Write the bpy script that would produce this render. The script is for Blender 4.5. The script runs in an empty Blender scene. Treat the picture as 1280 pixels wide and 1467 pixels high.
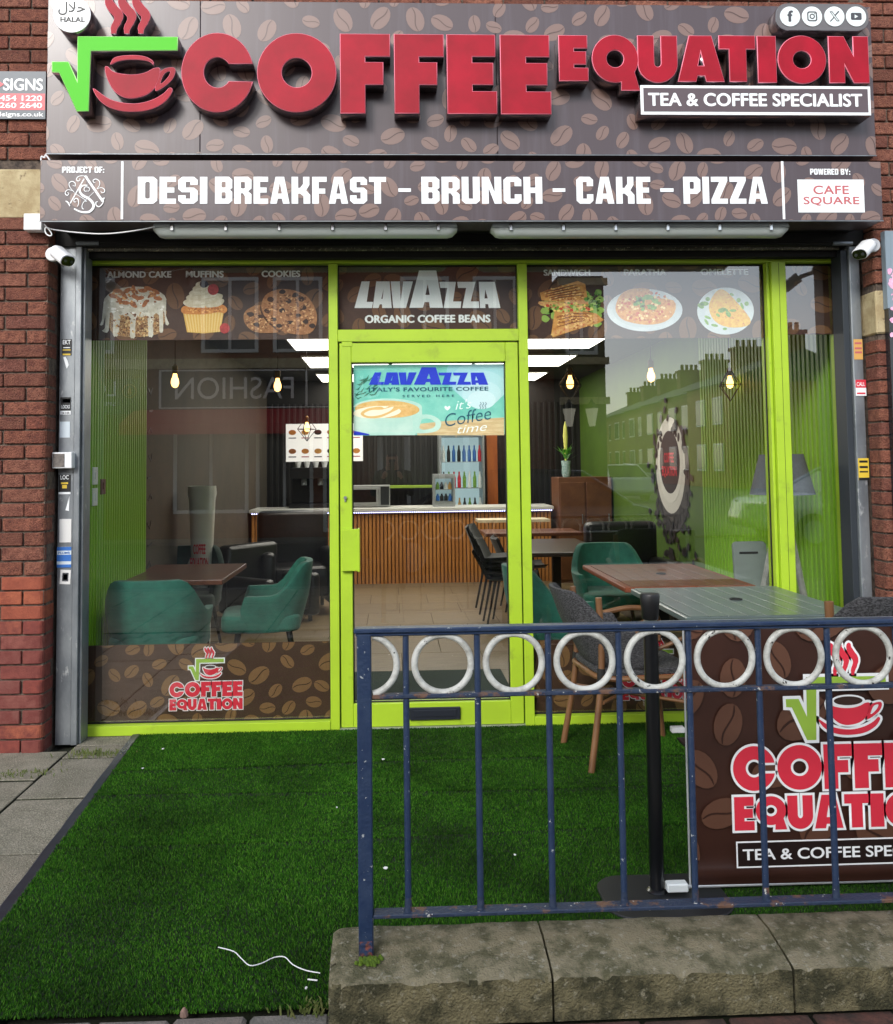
import bpy, bmesh, math, random
import numpy as np
from mathutils import Vector, Matrix
PI=math.pi
random.seed(7)
S=bpy.context.scene
# ------------------------------------------------------------------ camera
F,XP,YP,CD,CZ=1256.6,610.6,594.7,4.9,1.433
def _rot(yaw,pitch,roll):
    cy,sy=math.cos(yaw),math.sin(yaw);cp,sp=math.cos(pitch),math.sin(pitch);cr,sr=math.cos(roll),math.sin(roll)
    r=Vector((cy,-sy,0));fw=Vector((sy*cp,cy*cp,sp));up=r.cross(fw)
    return cr*r+sr*up,-sr*r+cr*up,fw
RX,UP,FW=_rot(math.radians(2.24496),math.radians(3.22486),math.radians(-.65722))
cam=bpy.data.cameras.new('camera');co=bpy.data.objects.new('camera',cam);S.collection.objects.link(co)
co.matrix_world=Matrix(((RX.x,UP.x,-FW.x,0),(RX.y,UP.y,-FW.y,-CD),(RX.z,UP.z,-FW.z,CZ),(0,0,0,1)))
cam.sensor_width=36;cam.sensor_fit='AUTO';cam.lens=F*36/1467
cam.shift_x=(640-XP)/1467;cam.shift_y=(YP-733.5)/1467
cam.clip_start=.02;cam.clip_end=600
S.camera=co
# ------------------------------------------------------------------ sky and sun
SUN_EL,SUN_AZ=30,204
w=bpy.data.worlds.new('World');S.world=w;w.use_nodes=True
nt=w.node_tree;bg=nt.nodes['Background']
sky=nt.nodes.new('ShaderNodeTexSky');sky.sky_type='NISHITA';sky.sun_disc=False
sky.sun_elevation=math.radians(SUN_EL);sky.sun_rotation=math.radians(SUN_AZ)
sky.air_density=1.0;sky.dust_density=1.4;sky.ozone_density=1.0;sky.altitude=50
hs=nt.nodes.new('ShaderNodeHueSaturation');hs.inputs['Saturation'].default_value=.5
nt.links.new(sky.outputs[0],hs.inputs['Color']);nt.links.new(hs.outputs[0],bg.inputs[0])
bg.inputs[1].default_value=.15
sl=bpy.data.lights.new('sun','SUN');sl.energy=.95;sl.angle=math.radians(14);sl.color=(1,.97,.93)
so=bpy.data.objects.new('sun',sl);S.collection.objects.link(so)
so.rotation_euler=(math.radians(90-SUN_EL),0,math.radians(180-SUN_AZ))
S.view_settings.view_transform='Standard';S.view_settings.look='None';S.view_settings.gamma=1
S.view_settings.use_curve_mapping=False;S.view_settings.exposure=1.07
S.cycles.max_bounces=8;S.cycles.transparent_max_bounces=12;S.cycles.sample_clamp_indirect=6
S.cycles.use_denoising=True
# ------------------------------------------------------------------ helpers
def at(px,py,Y=0.):
    r=RX*((px-XP)/F)-UP*((py-YP)/F)+FW
    t=(Y+CD)/r.y
    return (r.x*t,CZ+r.z*t)
def rect(x0,y0,x1,y1,Y):      # pixel box in the photograph -> wall rectangle X0,Z0,X1,Z1 on the plane Y
    a=at(x0,(y0+y1)/2,Y);b=at(x1,(y0+y1)/2,Y);c=at((x0+x1)/2,y0,Y);d=at((x0+x1)/2,y1,Y)
    return a[0],d[1],b[0],c[1]
def lin(c):
    return tuple(((v/255)/12.92 if v/255<=.04045 else ((v/255+.055)/1.055)**2.4) for v in c)
MATS={}
def M(name,rgb,rough=.6,metal=0.,c2=None,scale=8.,cmin=.35,cmax=.65,bump=0.,bscale=60.,coat=0.,emit=0.,spec=.5,rnd=None,c3=None,s3=30.,t3=(.6,.68),stretch=(1,1,1),sheen=0.,bdist=.01,detail=5):
    if name in MATS:return MATS[name]
    m=bpy.data.materials.new(name);m.use_nodes=True;MATS[name]=m
    n=m.node_tree;b=n.nodes['Principled BSDF'];L=n.links
    col=lin(rgb)+(1,)
    b.inputs['Base Color'].default_value=col;b.inputs['Roughness'].default_value=rough
    b.inputs['Metallic'].default_value=metal;b.inputs['Coat Weight'].default_value=coat
    b.inputs['Coat Roughness'].default_value=.12;b.inputs['Specular IOR Level'].default_value=spec
    b.inputs['Sheen Weight'].default_value=sheen
    if emit:
        b.inputs['Emission Color'].default_value=col;b.inputs['Emission Strength'].default_value=emit
    pos=None
    if c2 or bump or c3:
        g=n.nodes.new('ShaderNodeNewGeometry');mp=n.nodes.new('ShaderNodeMapping')
        mp.inputs['Scale'].default_value=stretch;L.new(g.outputs['Position'],mp.inputs['Vector']);pos=mp.outputs[0]
    cur=None
    def mixc(fac,a,bb):
        x=n.nodes.new('ShaderNodeMix');x.data_type='RGBA'
        if isinstance(fac,float):x.inputs[0].default_value=fac
        else:L.new(fac,x.inputs[0])
        for v,i in ((a,6),(bb,7)):
            if isinstance(v,tuple):x.inputs[i].default_value=v
            else:L.new(v,x.inputs[i])
        return x.outputs[2]
    def noise(sc,lo,hi,d=detail):
        t=n.nodes.new('ShaderNodeTexNoise');t.inputs['Scale'].default_value=sc;t.inputs['Detail'].default_value=d
        t.inputs['Roughness'].default_value=.65
        L.new(pos,t.inputs['Vector']);r=n.nodes.new('ShaderNodeMapRange')
        r.inputs[1].default_value=lo;r.inputs[2].default_value=hi;L.new(t.outputs['Fac'],r.inputs[0]);return r.outputs[0]
    if rnd:
        o=n.nodes.new('ShaderNodeObjectInfo');r=n.nodes.new('ShaderNodeValToRGB')
        cols=[rgb]+list(rnd)
        while len(r.color_ramp.elements)<len(cols):r.color_ramp.elements.new(.5)
        for i,c in enumerate(cols):
            r.color_ramp.elements[i].position=i/max(1,len(cols)-1);r.color_ramp.elements[i].color=lin(c)+(1,)
        L.new(o.outputs['Random'],r.inputs[0]);cur=r.outputs[0]
    if c2:cur=mixc(noise(scale,cmin,cmax),cur or col,lin(c2)+(1,))
    if c3:cur=mixc(noise(s3,t3[0],t3[1]),cur or col,lin(c3)+(1,))
    if cur:
        L.new(cur,b.inputs['Base Color'])
        if emit:L.new(cur,b.inputs['Emission Color'])
    if bump:
        t=n.nodes.new('ShaderNodeTexNoise');t.inputs['Scale'].default_value=bscale;t.inputs['Detail'].default_value=6
        L.new(pos,t.inputs['Vector']);u=n.nodes.new('ShaderNodeBump');u.inputs['Strength'].default_value=bump
        u.inputs['Distance'].default_value=bdist
        L.new(t.outputs['Fac'],u.inputs['Height']);L.new(u.outputs[0],b.inputs['Normal'])
    return m
def glassmat(name,ior=1.75,tint=(.96,.97,.96)):
    m=bpy.data.materials.new(name);m.use_nodes=True;n=m.node_tree;n.nodes.clear();L=n.links
    o=n.nodes.new('ShaderNodeOutputMaterial');mx=n.nodes.new('ShaderNodeMixShader')
    t=n.nodes.new('ShaderNodeBsdfTransparent');t.inputs[0].default_value=tint+(1,)
    if ior:
        g=n.nodes.new('ShaderNodeBsdfGlossy');g.inputs['Roughness'].default_value=.0;
        gm_=n.nodes.new('ShaderNodeNewGeometry');dt=n.nodes.new('ShaderNodeVectorMath');dt.operation='DOT_PRODUCT'
        L.new(gm_.outputs['Incoming'],dt.inputs[0]);L.new(gm_.outputs['True Normal'],dt.inputs[1])
        def ma(op,a,b=None):
            q=n.nodes.new('ShaderNodeMath');q.operation=op
            for i_,v_ in enumerate((a,b)):
                if v_ is None:continue
                if isinstance(v_,(int,float)):q.inputs[i_].default_value=v_
                else:L.new(v_,q.inputs[i_])
            return q.outputs[0]
        class f:outputs=[ma('ADD',ma('MULTIPLY',ma('POWER',ma('SUBTRACT',1.0,ma('ABSOLUTE',dt.outputs['Value'])),5.0),1-ior),ior)]
        L.new(f.outputs[0],mx.inputs[0]);L.new(t.outputs[0],mx.inputs[1]);L.new(g.outputs[0],mx.inputs[2]);L.new(mx.outputs[0],o.inputs[0])
    else:L.new(t.outputs[0],o.inputs[0])
    return m
class MB:
    def __init__(s):s.v=[];s.f=[];s.m=[]
    def add(s,vs,fs,mi=0):
        b=len(s.v);s.v+=[tuple(v) for v in vs];s.f+=[tuple(i+b for i in f) for f in fs];s.m+=[mi]*len(fs);return s
    def box(s,x0,x1,y0,y1,z0,z1,mi=0,skip=()):
        vs=[(x0,y0,z0),(x1,y0,z0),(x1,y1,z0),(x0,y1,z0),(x0,y0,z1),(x1,y0,z1),(x1,y1,z1),(x0,y1,z1)]
        fs=[(0,3,2,1),(4,5,6,7),(0,1,5,4),(1,2,6,5),(2,3,7,6),(3,0,4,7)]
        return s.add(vs,fs,mi)
    def cyl(s,p0,p1,r0,r1=None,n=12,mi=0,cap=True):
        r1=r0 if r1 is None else r1
        p0=Vector(p0);p1=Vector(p1);d=(p1-p0).normalized();a=d.orthogonal().normalized();b=d.cross(a)
        vs=[];fs=[]
        for p,r in ((p0,r0),(p1,r1)):
            for i in range(n):
                t=2*PI*i/n;vs.append(p+(a*math.cos(t)+b*math.sin(t))*r)
        for i in range(n):fs.append((i,(i+1)%n,n+(i+1)%n,n+i))
        if cap:fs.append(tuple(range(n))[::-1]);fs.append(tuple(range(n,2*n)))
        return s.add(vs,fs,mi)
    def tube(s,pts,r,n=8,mi=0,closed=False):
        pts=[Vector(p) for p in pts];k=len(pts);vs=[];fs=[]
        prev=None
        for i,p in enumerate(pts):
            if closed:d=pts[(i+1)%k]-pts[i-1]
            else:d=pts[min(i+1,k-1)]-pts[max(i-1,0)]
            d.normalize()
            a=prev-d*prev.dot(d) if prev is not None else d.orthogonal()
            a.normalize();prev=a;b=d.cross(a);rr=r[i] if isinstance(r,(list,tuple)) else r
            for j in range(n):
                t=2*PI*j/n;vs.append(p+(a*math.cos(t)+b*math.sin(t))*rr)
        for i in range(k if closed else k-1):
            for j in range(n):
                fs.append((i*n+j,i*n+(j+1)%n,((i+1)%k)*n+(j+1)%n,((i+1)%k)*n+j))
        if not closed:fs.append(tuple(range(n))[::-1]);fs.append(tuple(range((k-1)*n,k*n)))
        return s.add(vs,fs,mi)
    def lathe(s,prof,c=(0,0,0),n=20,mi=0,cap=True):
        vs=[];fs=[];k=len(prof)
        for r,z in prof:
            for j in range(n):
                t=2*PI*j/n;vs.append((c[0]+r*math.cos(t),c[1]+r*math.sin(t),c[2]+z))
        for i in range(k-1):
            for j in range(n):fs.append((i*n+j,i*n+(j+1)%n,(i+1)*n+(j+1)%n,(i+1)*n+j))
        if cap:fs.append(tuple(range(n))[::-1]);fs.append(tuple(range((k-1)*n,k*n)))
        return s.add(vs,fs,mi)
    def prism(s,pts,y0,y1,mi=0,axis='y'):   # outline in XZ pushed from y0 to y1
        n=len(pts)
        if axis=='y':vs=[(x,y0,z) for x,z in pts]+[(x,y1,z) for x,z in pts]
        elif axis=='x':vs=[(y0,x,z) for x,z in pts]+[(y1,x,z) for x,z in pts]
        else:vs=[(x,z,y0) for x,z in pts]+[(x,z,y1) for x,z in pts]
        fs=[tuple(range(n)),tuple(range(2*n-1,n-1,-1))]+[(i,i+n,(i+1)%n+n,(i+1)%n) for i in range(n)]
        return s.add(vs,fs,mi)
    def mesh(s,name,mats,smooth=False,bevel=0,seg=1,fixn=True):
        me=bpy.data.meshes.new(name);me.from_pydata(s.v,[],s.f);me.update()
        for m in (mats if isinstance(mats,(list,tuple)) else [mats]):me.materials.append(m)
        if len(me.materials)>1:me.polygons.foreach_set('material_index',s.m)
        if bevel or fixn:
            bm=bmesh.new();bm.from_mesh(me)
            if fixn:bmesh.ops.recalc_face_normals(bm,faces=bm.faces)
            if bevel:
                es=[e for e in bm.edges if len(e.link_faces)==2 and e.calc_face_angle(0)>.6]
                bmesh.ops.bevel(bm,geom=es,offset=bevel,segments=seg,profile=.5,affect='EDGES',clamp_overlap=True)
            bm.to_mesh(me);bm.free()
        if smooth:
            me.polygons.foreach_set('use_smooth',[True]*len(me.polygons))
            try:me.set_sharp_from_angle(angle=math.radians(40))
            except Exception:pass
        return me
def link(name,me,parent=None,loc=(0,0,0),rot=None):
    o=bpy.data.objects.new(name,me);S.collection.objects.link(o);o.location=loc
    if rot:o.rotation_euler=rot
    if parent is not None:o.parent=parent
    return o
def tag(o,label=None,cat=None,group=None,kind=None):
    if label:o['label']=label
    if cat:o['category']=cat
    if group:o['group']=group
    if kind:o['kind']=kind
    return o
def thing(name,label,cat,loc=(0,0,0),rz=0,group=None):
    o=bpy.data.objects.new(name,None);S.collection.objects.link(o);o.location=loc;o.rotation_euler=(0,0,rz)
    o.empty_display_size=.05
    return tag(o,label,cat,group)
def part(name,me,parent,world=True,label=None):   # world=True: the mesh is in world coordinates
    l=(0,0,0)
    if world and parent is not None and parent.parent is None and parent.type=='EMPTY':l=tuple(-v for v in parent.location)
    o=link(name,me,parent,l)
    if label:o['label']=label
    return o
def bpart(name,mb,mats,parent,world=True,label=None,**k):return part(name,mb.mesh(name,mats,**k),parent,world,label)
def solo(name,mb,mats,label,cat,group=None,loc=(0,0,0),**k):
    o=link(name,mb.mesh(name,mats,**k),None,loc);return tag(o,label,cat,group)
def struct(name,mb,mats,parent=None,**k):
    o=link(name,mb.mesh(name,mats,**k),parent)
    if parent is None:o['kind']='structure'
    return o
def copy_tree(o,parent=None):
    c=o.copy();S.collection.objects.link(c)
    if parent is not None:c.parent=parent
    for ch in list(o.children):copy_tree(ch,c)
    return c
# ---- flat shapes and lettering: built in the XZ plane, front towards -Y
def _curve(loops,offset,extrude,bevel,res=2):
    cu=bpy.data.curves.new('c','CURVE');cu.dimensions='2D'
    cu.fill_mode='BOTH' if extrude or bevel else 'FRONT'
    for lp in loops:
        sp=cu.splines.new('POLY');sp.points.add(len(lp)-1)
        for p,(x,y) in zip(sp.points,lp):p.co=(x,y,0,1)
        sp.use_cyclic_u=True
    cu.offset=offset;cu.extrude=extrude;cu.bevel_depth=bevel;cu.bevel_resolution=0
    return cu
def _tomesh(cu):
    ob=bpy.data.objects.new('t',cu);me=bpy.data.meshes.new_from_object(ob)
    bpy.data.objects.remove(ob);bpy.data.curves.remove(cu);return me
def _place(me,name,Y,mats,extrude=0):
    n=len(me.vertices);a=np.empty(n*3,'f');me.vertices.foreach_get('co',a);a=a.reshape(-1,3)
    b=np.stack([a[:,0],Y-a[:,2],a[:,1]],1).astype('f');me.vertices.foreach_set('co',b.ravel())
    me.update();me.materials.clear()
    for m in mats:me.materials.append(m)
    if len(mats)>1:
        ix=[]
        for p in me.polygons:
            ny=p.normal.y
            ix.append(0 if ny<-.95 else (1 if abs(ny)<.2 or ny>.9 else 2))
        me.polygons.foreach_set('material_index',[min(i,len(mats)-1) for i in ix])
    else:me.polygons.foreach_set('material_index',[0]*len(me.polygons))
    me.name=name;return me
def shape(name,loops,Y,mats,parent,depth=0,bevel=0,offset=0,label=None):
    mats=mats if isinstance(mats,(list,tuple)) else [mats]
    me=_tomesh(_curve(loops,offset,depth/2,bevel))
    return part(name,_place(me,name,Y+(depth/2),mats),parent,True,label)
TC={}
def _text(s,bold,shear,space,extrude=0,lsp=1):
    cu=bpy.data.curves.new('t','FONT');cu.body=s;cu.size=1;cu.offset=bold;cu.shear=shear;cu.space_character=space
    cu.resolution_u=5;cu.extrude=extrude;cu.align_x='CENTER';cu.space_line=lsp
    return _tomesh(cu)
def text(name,s,box,Y,mats,parent,bold=.0,shear=0,space=1,outline=None,depth=0,rot=0,mirror=False,lsp=1):
    # box = X0,Z0,X1,Z1 ; the lettering is fitted into it
    mats=mats if isinstance(mats,(list,tuple)) else [mats]
    me=_text(s,min(bold,.006),shear,space,0,lsp);out=[]
    if bold>.006:      # thicken by shifted copies, each a hair in front of the last
        vs=[tuple(v.co) for v in me.vertices];fs=[tuple(p.vertices) for p in me.polygons];d=(bold-.006)*.8;V_=[];F_=[]
        for k,(dx,dy) in enumerate(((-d,0),(d,0),(0,0),(0,d*.6),(0,-d*.6))):
            V_+=[(x+dx,y+dy,k) for x,y,z in vs];F_+=[tuple(i+k*len(vs) for i in f) for f in fs]
        bpy.data.meshes.remove(me);me=bpy.data.meshes.new(name);me.from_pydata(V_,[],F_)
    n=len(me.vertices);a=np.empty(n*3,'f');me.vertices.foreach_get('co',a);a=a.reshape(-1,3)
    lo=a.min(0);hi=a.max(0);sx=(box[2]-box[0])/(hi[0]-lo[0]);sy=(box[3]-box[1])/(hi[1]-lo[1])
    def fit(m,yy):
        k=len(m.vertices);q=np.empty(k*3,'f');m.vertices.foreach_get('co',q);q=q.reshape(-1,3)
        q[:,0]=box[0]+(q[:,0]-lo[0])*sx;q[:,1]=box[1]+(q[:,1]-lo[1])*sy;q[:,2]*=.00008
        if rot:
            cx,cy=(box[0]+box[2])/2,(box[1]+box[3])/2;c,s_=math.cos(rot),math.sin(rot)
            x=q[:,0]-cx;y=q[:,1]-cy;q[:,0]=cx+x*c-y*s_;q[:,1]=cy+x*s_+y*c
        m.vertices.foreach_set('co',q.ravel());return _place(m,name,yy,mats)
    o=part(name,fit(me,Y),parent)
    if outline:
        m2=_text(s,bold+outline[0],shear,space,0,lsp);m2=fit(m2,Y+.0006);m2.materials[0]=outline[1]
        part(name+'_outline',m2,parent)
    return o
def arc(cx,cy,rx,ry,a0,a1,n):
    return [(cx+rx*math.cos(math.radians(a0+(a1-a0)*i/n)),cy+ry*math.sin(math.radians(a0+(a1-a0)*i/n))) for i in range(n+1)]
def ell(cx,cy,rx,ry=None,n=28,rot=0):
    ry=rx if ry is None else ry;c,s=math.cos(rot),math.sin(rot);o=[]
    for i in range(n):
        t=2*PI*i/n;x=rx*math.cos(t);y=ry*math.sin(t);o.append((cx+x*c-y*s,cy+x*s+y*c))
    return o
def rrect(x0,z0,x1,z1,r,n=4):
    return arc(x1-r,z0+r,r,r,-90,0,n)+arc(x1-r,z1-r,r,r,0,90,n)+arc(x0+r,z1-r,r,r,90,180,n)+arc(x0+r,z0+r,r,r,180,270,n)
def smooth(pts,n=4,closed=True):
    k=len(pts);o=[]
    rng=range(k) if closed else range(k-1)
    for i in rng:
        p0,p1,p2,p3=(pts[(i-1)%k],pts[i],pts[(i+1)%k],pts[(i+2)%k]) if closed else (pts[max(i-1,0)],pts[i],pts[i+1],pts[min(i+2,k-1)])
        for j in range(n):
            t=j/n;o.append(tuple(.5*((2*b)+(c-a)*t+(2*a-5*b+4*c-d)*t*t+(-a+3*b-3*c+d)*t**3) for a,b,c,d in zip(p0,p1,p2,p3)))
    if not closed:o.append(tuple(pts[-1]))
    return o
def stroke(pts,w,closed=False):     # ribbon round a polyline, w may vary
    k=len(pts);L=[];R=[]
    for i,p in enumerate(pts):
        a=pts[max(i-1,0)];b=pts[min(i+1,k-1)];dx,dy=b[0]-a[0],b[1]-a[1];l=math.hypot(dx,dy) or 1
        ww=(w[i] if isinstance(w,(list,tuple)) else w)/2
        L.append((p[0]-dy/l*ww,p[1]+dx/l*ww));R.append((p[0]+dy/l*ww,p[1]-dx/l*ww))
    return L+R[::-1]
def pxl(pts,Y,ox=0,oy=0,sc=1.):     # points read in a zoomed crop -> wall coordinates
    return [at(ox+x/sc,oy+y/sc,Y) for x,y in pts]
def mapbox(pts,box):return [(box[0]+x*(box[2]-box[0]),box[1]+y*(box[3]-box[1])) for x,y in pts]
# ---- coffee bean print
def clip(poly,x0,x1,z0,z1):
    def cut(P,f,ip):
        o=[]
        for i in range(len(P)):
            a,b=P[i-1],P[i];fa,fb=f(a),f(b)
            if fb>=0:
                if fa<0:o.append(ip(a,b,fa,fb))
                o.append(b)
            elif fa>=0:o.append(ip(a,b,fa,fb))
        return o
    ip=lambda a,b,fa,fb:tuple(a[k]+(b[k]-a[k])*fa/(fa-fb) for k in (0,1))
    for f in (lambda p:p[0]-x0,lambda p:x1-p[0],lambda p:p[1]-z0,lambda p:z1-p[1]):
        if len(poly)<3:return []
        poly=cut(poly,f,ip)
    return poly
def beans(name,x0,x1,z0,z1,Y,size,mb_,mc,parent,seed,fill=1.,tries=4000):
    R=random.Random(seed);pts=[];mb=MB();cr=MB();k=0
    for _ in range(tries):
        x=R.uniform(x0-size*.3,x1+size*.3);z=R.uniform(z0-size*.3,z1+size*.3)
        s=size*R.choice((1,1,.95,.9,.7,.65))
        if all((x-a)**2+(z-b)**2>((s+c)*.53/fill)**2 for a,b,c in pts):pts.append((x,z,s))
    for x,z,s in pts:
        k+=1;r=R.uniform(0,PI);e=ell(x,z,s/2,s*.34,18,r);c=clip(e,x0,x1,z0,z1)
        if len(c)>2:mb.add([(p[0],Y-.0001*(k%3),p[1]) for p in c],[tuple(range(len(c)))])
        fl=R.choice((1,-1));ln=[]
        for i in range(9):
            t=i/8*2-1;u=t*s*.47;v=fl*math.sin(t*2.6)*s*.075
            ln.append((x+u*math.cos(r)-v*math.sin(r),z+u*math.sin(r)+v*math.cos(r)))
        rb=stroke(ln,[s*.02]+[s*.045]*7+[s*.02])
        for i in range(8):
            q=[rb[i],rb[i+1],rb[16-i],rb[17-i]];q=clip(q,x0,x1,z0,z1)
            if len(q)>2:cr.add([(p[0],Y-.0009,p[1]) for p in q],[tuple(range(len(q)))])
    a=bpart(name,mb,mb_,parent,fixn=False);c_=bpart('crease_print',cr,mc,parent,fixn=False);a['kind']='stuff';c_['kind']='stuff';return a
# ---- fat rounded display capitals in a unit box
def fat(ch):
    O=[arc(.5,.5,.5,.5,0,360,48)[:-1],arc(.5,.5,.2,.195,0,360,36)[:-1]]
    if ch=='O':return O
    if ch=='C':
        a=math.degrees(math.asin(.12/.5));ai=math.degrees(math.asin(.1/.2))
        return [arc(.5,.5,.5,.5,a,360-a,44)+arc(.5,.5,.2,.2,360-ai-6,ai+6,30)[0:]]
    if ch=='F':return [[(0,0),(.49,0),(.49,.365),(.86,.365),(.86,.64),(.49,.64),(.49,.725),(1,.725),(1,1),(0,1)]]
    if ch=='E':return [[(0,0),(1,0),(1,.275),(.5,.275),(.5,.37),(.93,.37),(.93,.64),(.5,.64),(.5,.73),(.98,.73),(.98,1),(0,1)]]
    if ch=='Q':return [[(x,.14+.86*y) for x,y in arc(.5,.5,.5,.5,-34,286,44)]+[(.63,0),(1.02,0)],[(x,.14+.86*y) for x,y in O[1]]]
    if ch=='U':return [[(0,1),(0,.4)]+arc(.5,.4,.5,.4,180,360,24)+[(1,1),(.6,1),(.6,.42)]+arc(.5,.42,.1,.1,0,-180,8)+[(.4,1)]]
    if ch=='A':return [[(0,0),(.26,1),(.74,1),(1,0),(.62,0),(.585,.13),(.415,.13),(.38,0)],[(.42,.33),(.58,.33),(.5,.70)]]
    if ch=='T':return [[(.28,0),(.74,0),(.74,.72),(1,.72),(1,1),(0,1),(0,.72),(.28,.72)]]
    if ch=='I':return [[(0,0),(1,0),(1,1),(0,1)]]
    if ch=='N':return [[(0,0),(.38,0),(.38,.42),(.62,0),(1,0),(1,1),(.63,1),(.63,.55),(.38,1),(0,1)]]
# radical sign, cup and steam, outlines in the crop of the fascia sign (scale 2.977)
RAD=[(225,266),(292,266),(333,356),(335,158),(757,160),(757,214),(387,216),(378,473),(330,473),(255,308),(225,306)]
CUPB=smooth([(450,290),(462,287),(478,304),(505,314),(545,320),(590,319),(630,308),(655,294),(678,291),(683,305),(676,340),(655,380),(620,406),(570,418),(530,414),(490,388),(462,340)],3)
CUPR=smooth([(474,270),(490,248),(530,239),(590,238),(630,247),(652,262),(655,274),(640,262),(600,254),(540,254),(500,262),(480,272)],3)
SAUC=smooth([(400,380),(430,400),(470,425),(530,441),(590,443),(650,428),(700,400),(724,376),(735,388),(710,428),(660,460),(600,474),(530,474),(470,458),(425,425)],3)
HANO=smooth([(676,330),(690,303),(712,292),(740,289),(748,305),(735,338),(705,366),(672,386),(664,378)],3)
HANI=smooth([(690,335),(705,310),(728,303),(722,325),(700,350),(684,358)],3)
def steam(x):return stroke(smooth([(x+10,-12),(x+4,10),(x+22,38),(x+44,64),(x+40,92),(x+26,118),(x+24,142)],5,False),[12,20,26,30,32,32,34,36,38,38,38,38,38,38,38,38,38,36,34,30,30,30,28,28,28,26,26,22,20,20,20][:31])
STM=[steam(x) for x in (462,518,578)]
SCX,SCY=2.977,2.977
# blocky octagonal capitals on a w x 8 grid
def octg(ch):
    H=8;c=.9;s=1.75;t=1.5
    def hole(x0,y0,x1,y1,q=.3):return [(x0+q,y0),(x1-q,y0),(x1,y0+q),(x1,y1-q),(x1-q,y1),(x0+q,y1),(x0,y1-q),(x0,y0+q)]
    w=4.6
    if ch=='D':return w,[[(0,0),(w-c,0),(w,c),(w,H-c),(w-c,H),(0,H)],hole(s,t,w-s,H-t)]
    if ch=='O':return w,[hole(0,0,w,H,c),hole(s,t,w-s,H-t)]
    if ch=='E':return 3.9,[[(0,0),(3.9,0),(3.9,t),(s,t),(s,3.3),(3.5,3.3),(3.5,4.8),(s,4.8),(s,H-t),(3.9,H-t),(3.9,H),(0,H)]]
    if ch=='F':return 3.9,[[(0,0),(s,0),(s,3.0),(3.5,3.0),(3.5,4.5),(s,4.5),(s,H-t),(3.9,H-t),(3.9,H),(0,H)]]
    if ch=='I':return s,[[(0,0),(s,0),(s,H),(0,H)]]
    if ch=='S':return w,[[(c,0),(w-c,0),(w,c),(w,3.9),(w-c,4.8),(s,4.8),(s,H-t),(w-s,H-t),(w-s,5.6),(w,5.6),(w,H-c),(w-c,H),(c,H),(0,H-c),(0,4.3),(c,3.4),(w-s,3.4),(w-s,t),(s,t),(s,2.5),(0,2.5),(0,c)]]
    if ch=='B':return w,[[(0,0),(w-c,0),(w,c),(w,3.5),(w-.6,4.1),(w,4.7),(w,H-c),(w-c,H),(0,H)],hole(s,t,w-s,3.4,.2),hole(s,4.8,w-s,H-t,.2)]
    if ch=='R':return w,[[(0,0),(s,0),(s,3.1),(2.3,3.1),(w-s,2.2),(w-s,0),(w,0),(w,2.8),(w-.9,3.7),(w,4.5),(w,H-c),(w-c,H),(0,H)],hole(s,4.5,w-s,H-t,.2)]
    if ch=='P':return w,[[(0,0),(s,0),(s,2.9),(w-c,2.9),(w,3.8),(w,H-c),(w-c,H),(0,H)],hole(s,4.4,w-s,H-t,.2)]
    if ch=='A':return 5.2,[[(0,0),(s,0),(s+.3,1.5),(3.15,1.5),(3.45,0),(5.2,0),(3.75,H),(1.45,H)],[(2.05,3),(3.15,3),(2.6,6.3)]]
    if ch=='K':return 5.0,[[(0,0),(s,0),(s,3.0),(2.3,3.0),(3.2,2.2),(3.2,0),(5,0),(5,2.6),(3.9,4),(4.8,5.6),(4.8,H),(3.1,H),(3.1,5.9),(2.3,4.7),(s,4.7),(s,H),(0,H)]]
    if ch=='T':return 4.6,[[(1.4,0),(3.2,0),(3.2,H-t),(4.6,H-t),(4.6,H),(0,H),(0,H-t),(1.4,H-t)]]
    if ch=='U':return w,[[(c,0),(w-c,0),(w,c),(w,H),(w-s,H),(w-s,t),(s,t),(s,H),(0,H),(0,c)]]
    if ch=='J':return 3.9,[[(c,0),(3.9-c,0),(3.9,c),(3.9,H),(3.9-s,H),(3.9-s,t),(s-.2,t),(s-.2,2.6),(0,2.6),(0,c)]]
    if ch=='N':return 5,[[(0,0),(s,0),(s,4.6),(5-s,0),(5,0),(5,H),(5-s,H),(5-s,3.4),(s,H),(0,H)]]
    if ch=='C':return w,[[(c,0),(w-c,0),(w,c),(w,2.8),(w-s,2.8),(w-s,t),(s,t),(s,H-t),(w-s,H-t),(w-s,5.2),(w,5.2),(w,H-c),(w-c,H),(c,H),(0,H-c),(0,c)]]
    if ch=='H':return 4.8,[[(0,0),(s,0),(s,3.2),(4.8-s,3.2),(4.8-s,0),(4.8,0),(4.8,H),(4.8-s,H),(4.8-s,4.8),(s,4.8),(s,H),(0,H)]]
    if ch=='Z':return 4.4,[[(0,0),(4.4,0),(4.4,t),(2.2,t),(4.4,H-1.2),(4.4,H),(0,H),(0,H-t),(2.2,H-t),(0,1.2)]]
    if ch=='W':return 6.6,[[(.9,0),(2.8,0),(3.3,3.4),(3.8,0),(5.7,0),(6.6,H),(4.9,H),(4.6,4),(4,H),(2.6,H),(2,4),(1.7,H),(0,H)]]
    if ch=='Y':return 4.8,[[(1.5,0),(3.3,0),(3.3,3),(4.8,H),(3.1,H),(2.4,5),(1.7,H),(0,H),(1.5,3)]]
    if ch==':':return 1.6,[[(0,0),(1.6,0),(1.6,1.6),(0,1.6)],[(0,3.6),(1.6,3.6),(1.6,5.2),(0,5.2)]]
    if ch=='-':return 3.4,[[(0,3.4),(3.4,3.4),(3.4,4.6),(0,4.6)]]
    return 2.2,[]
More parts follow.
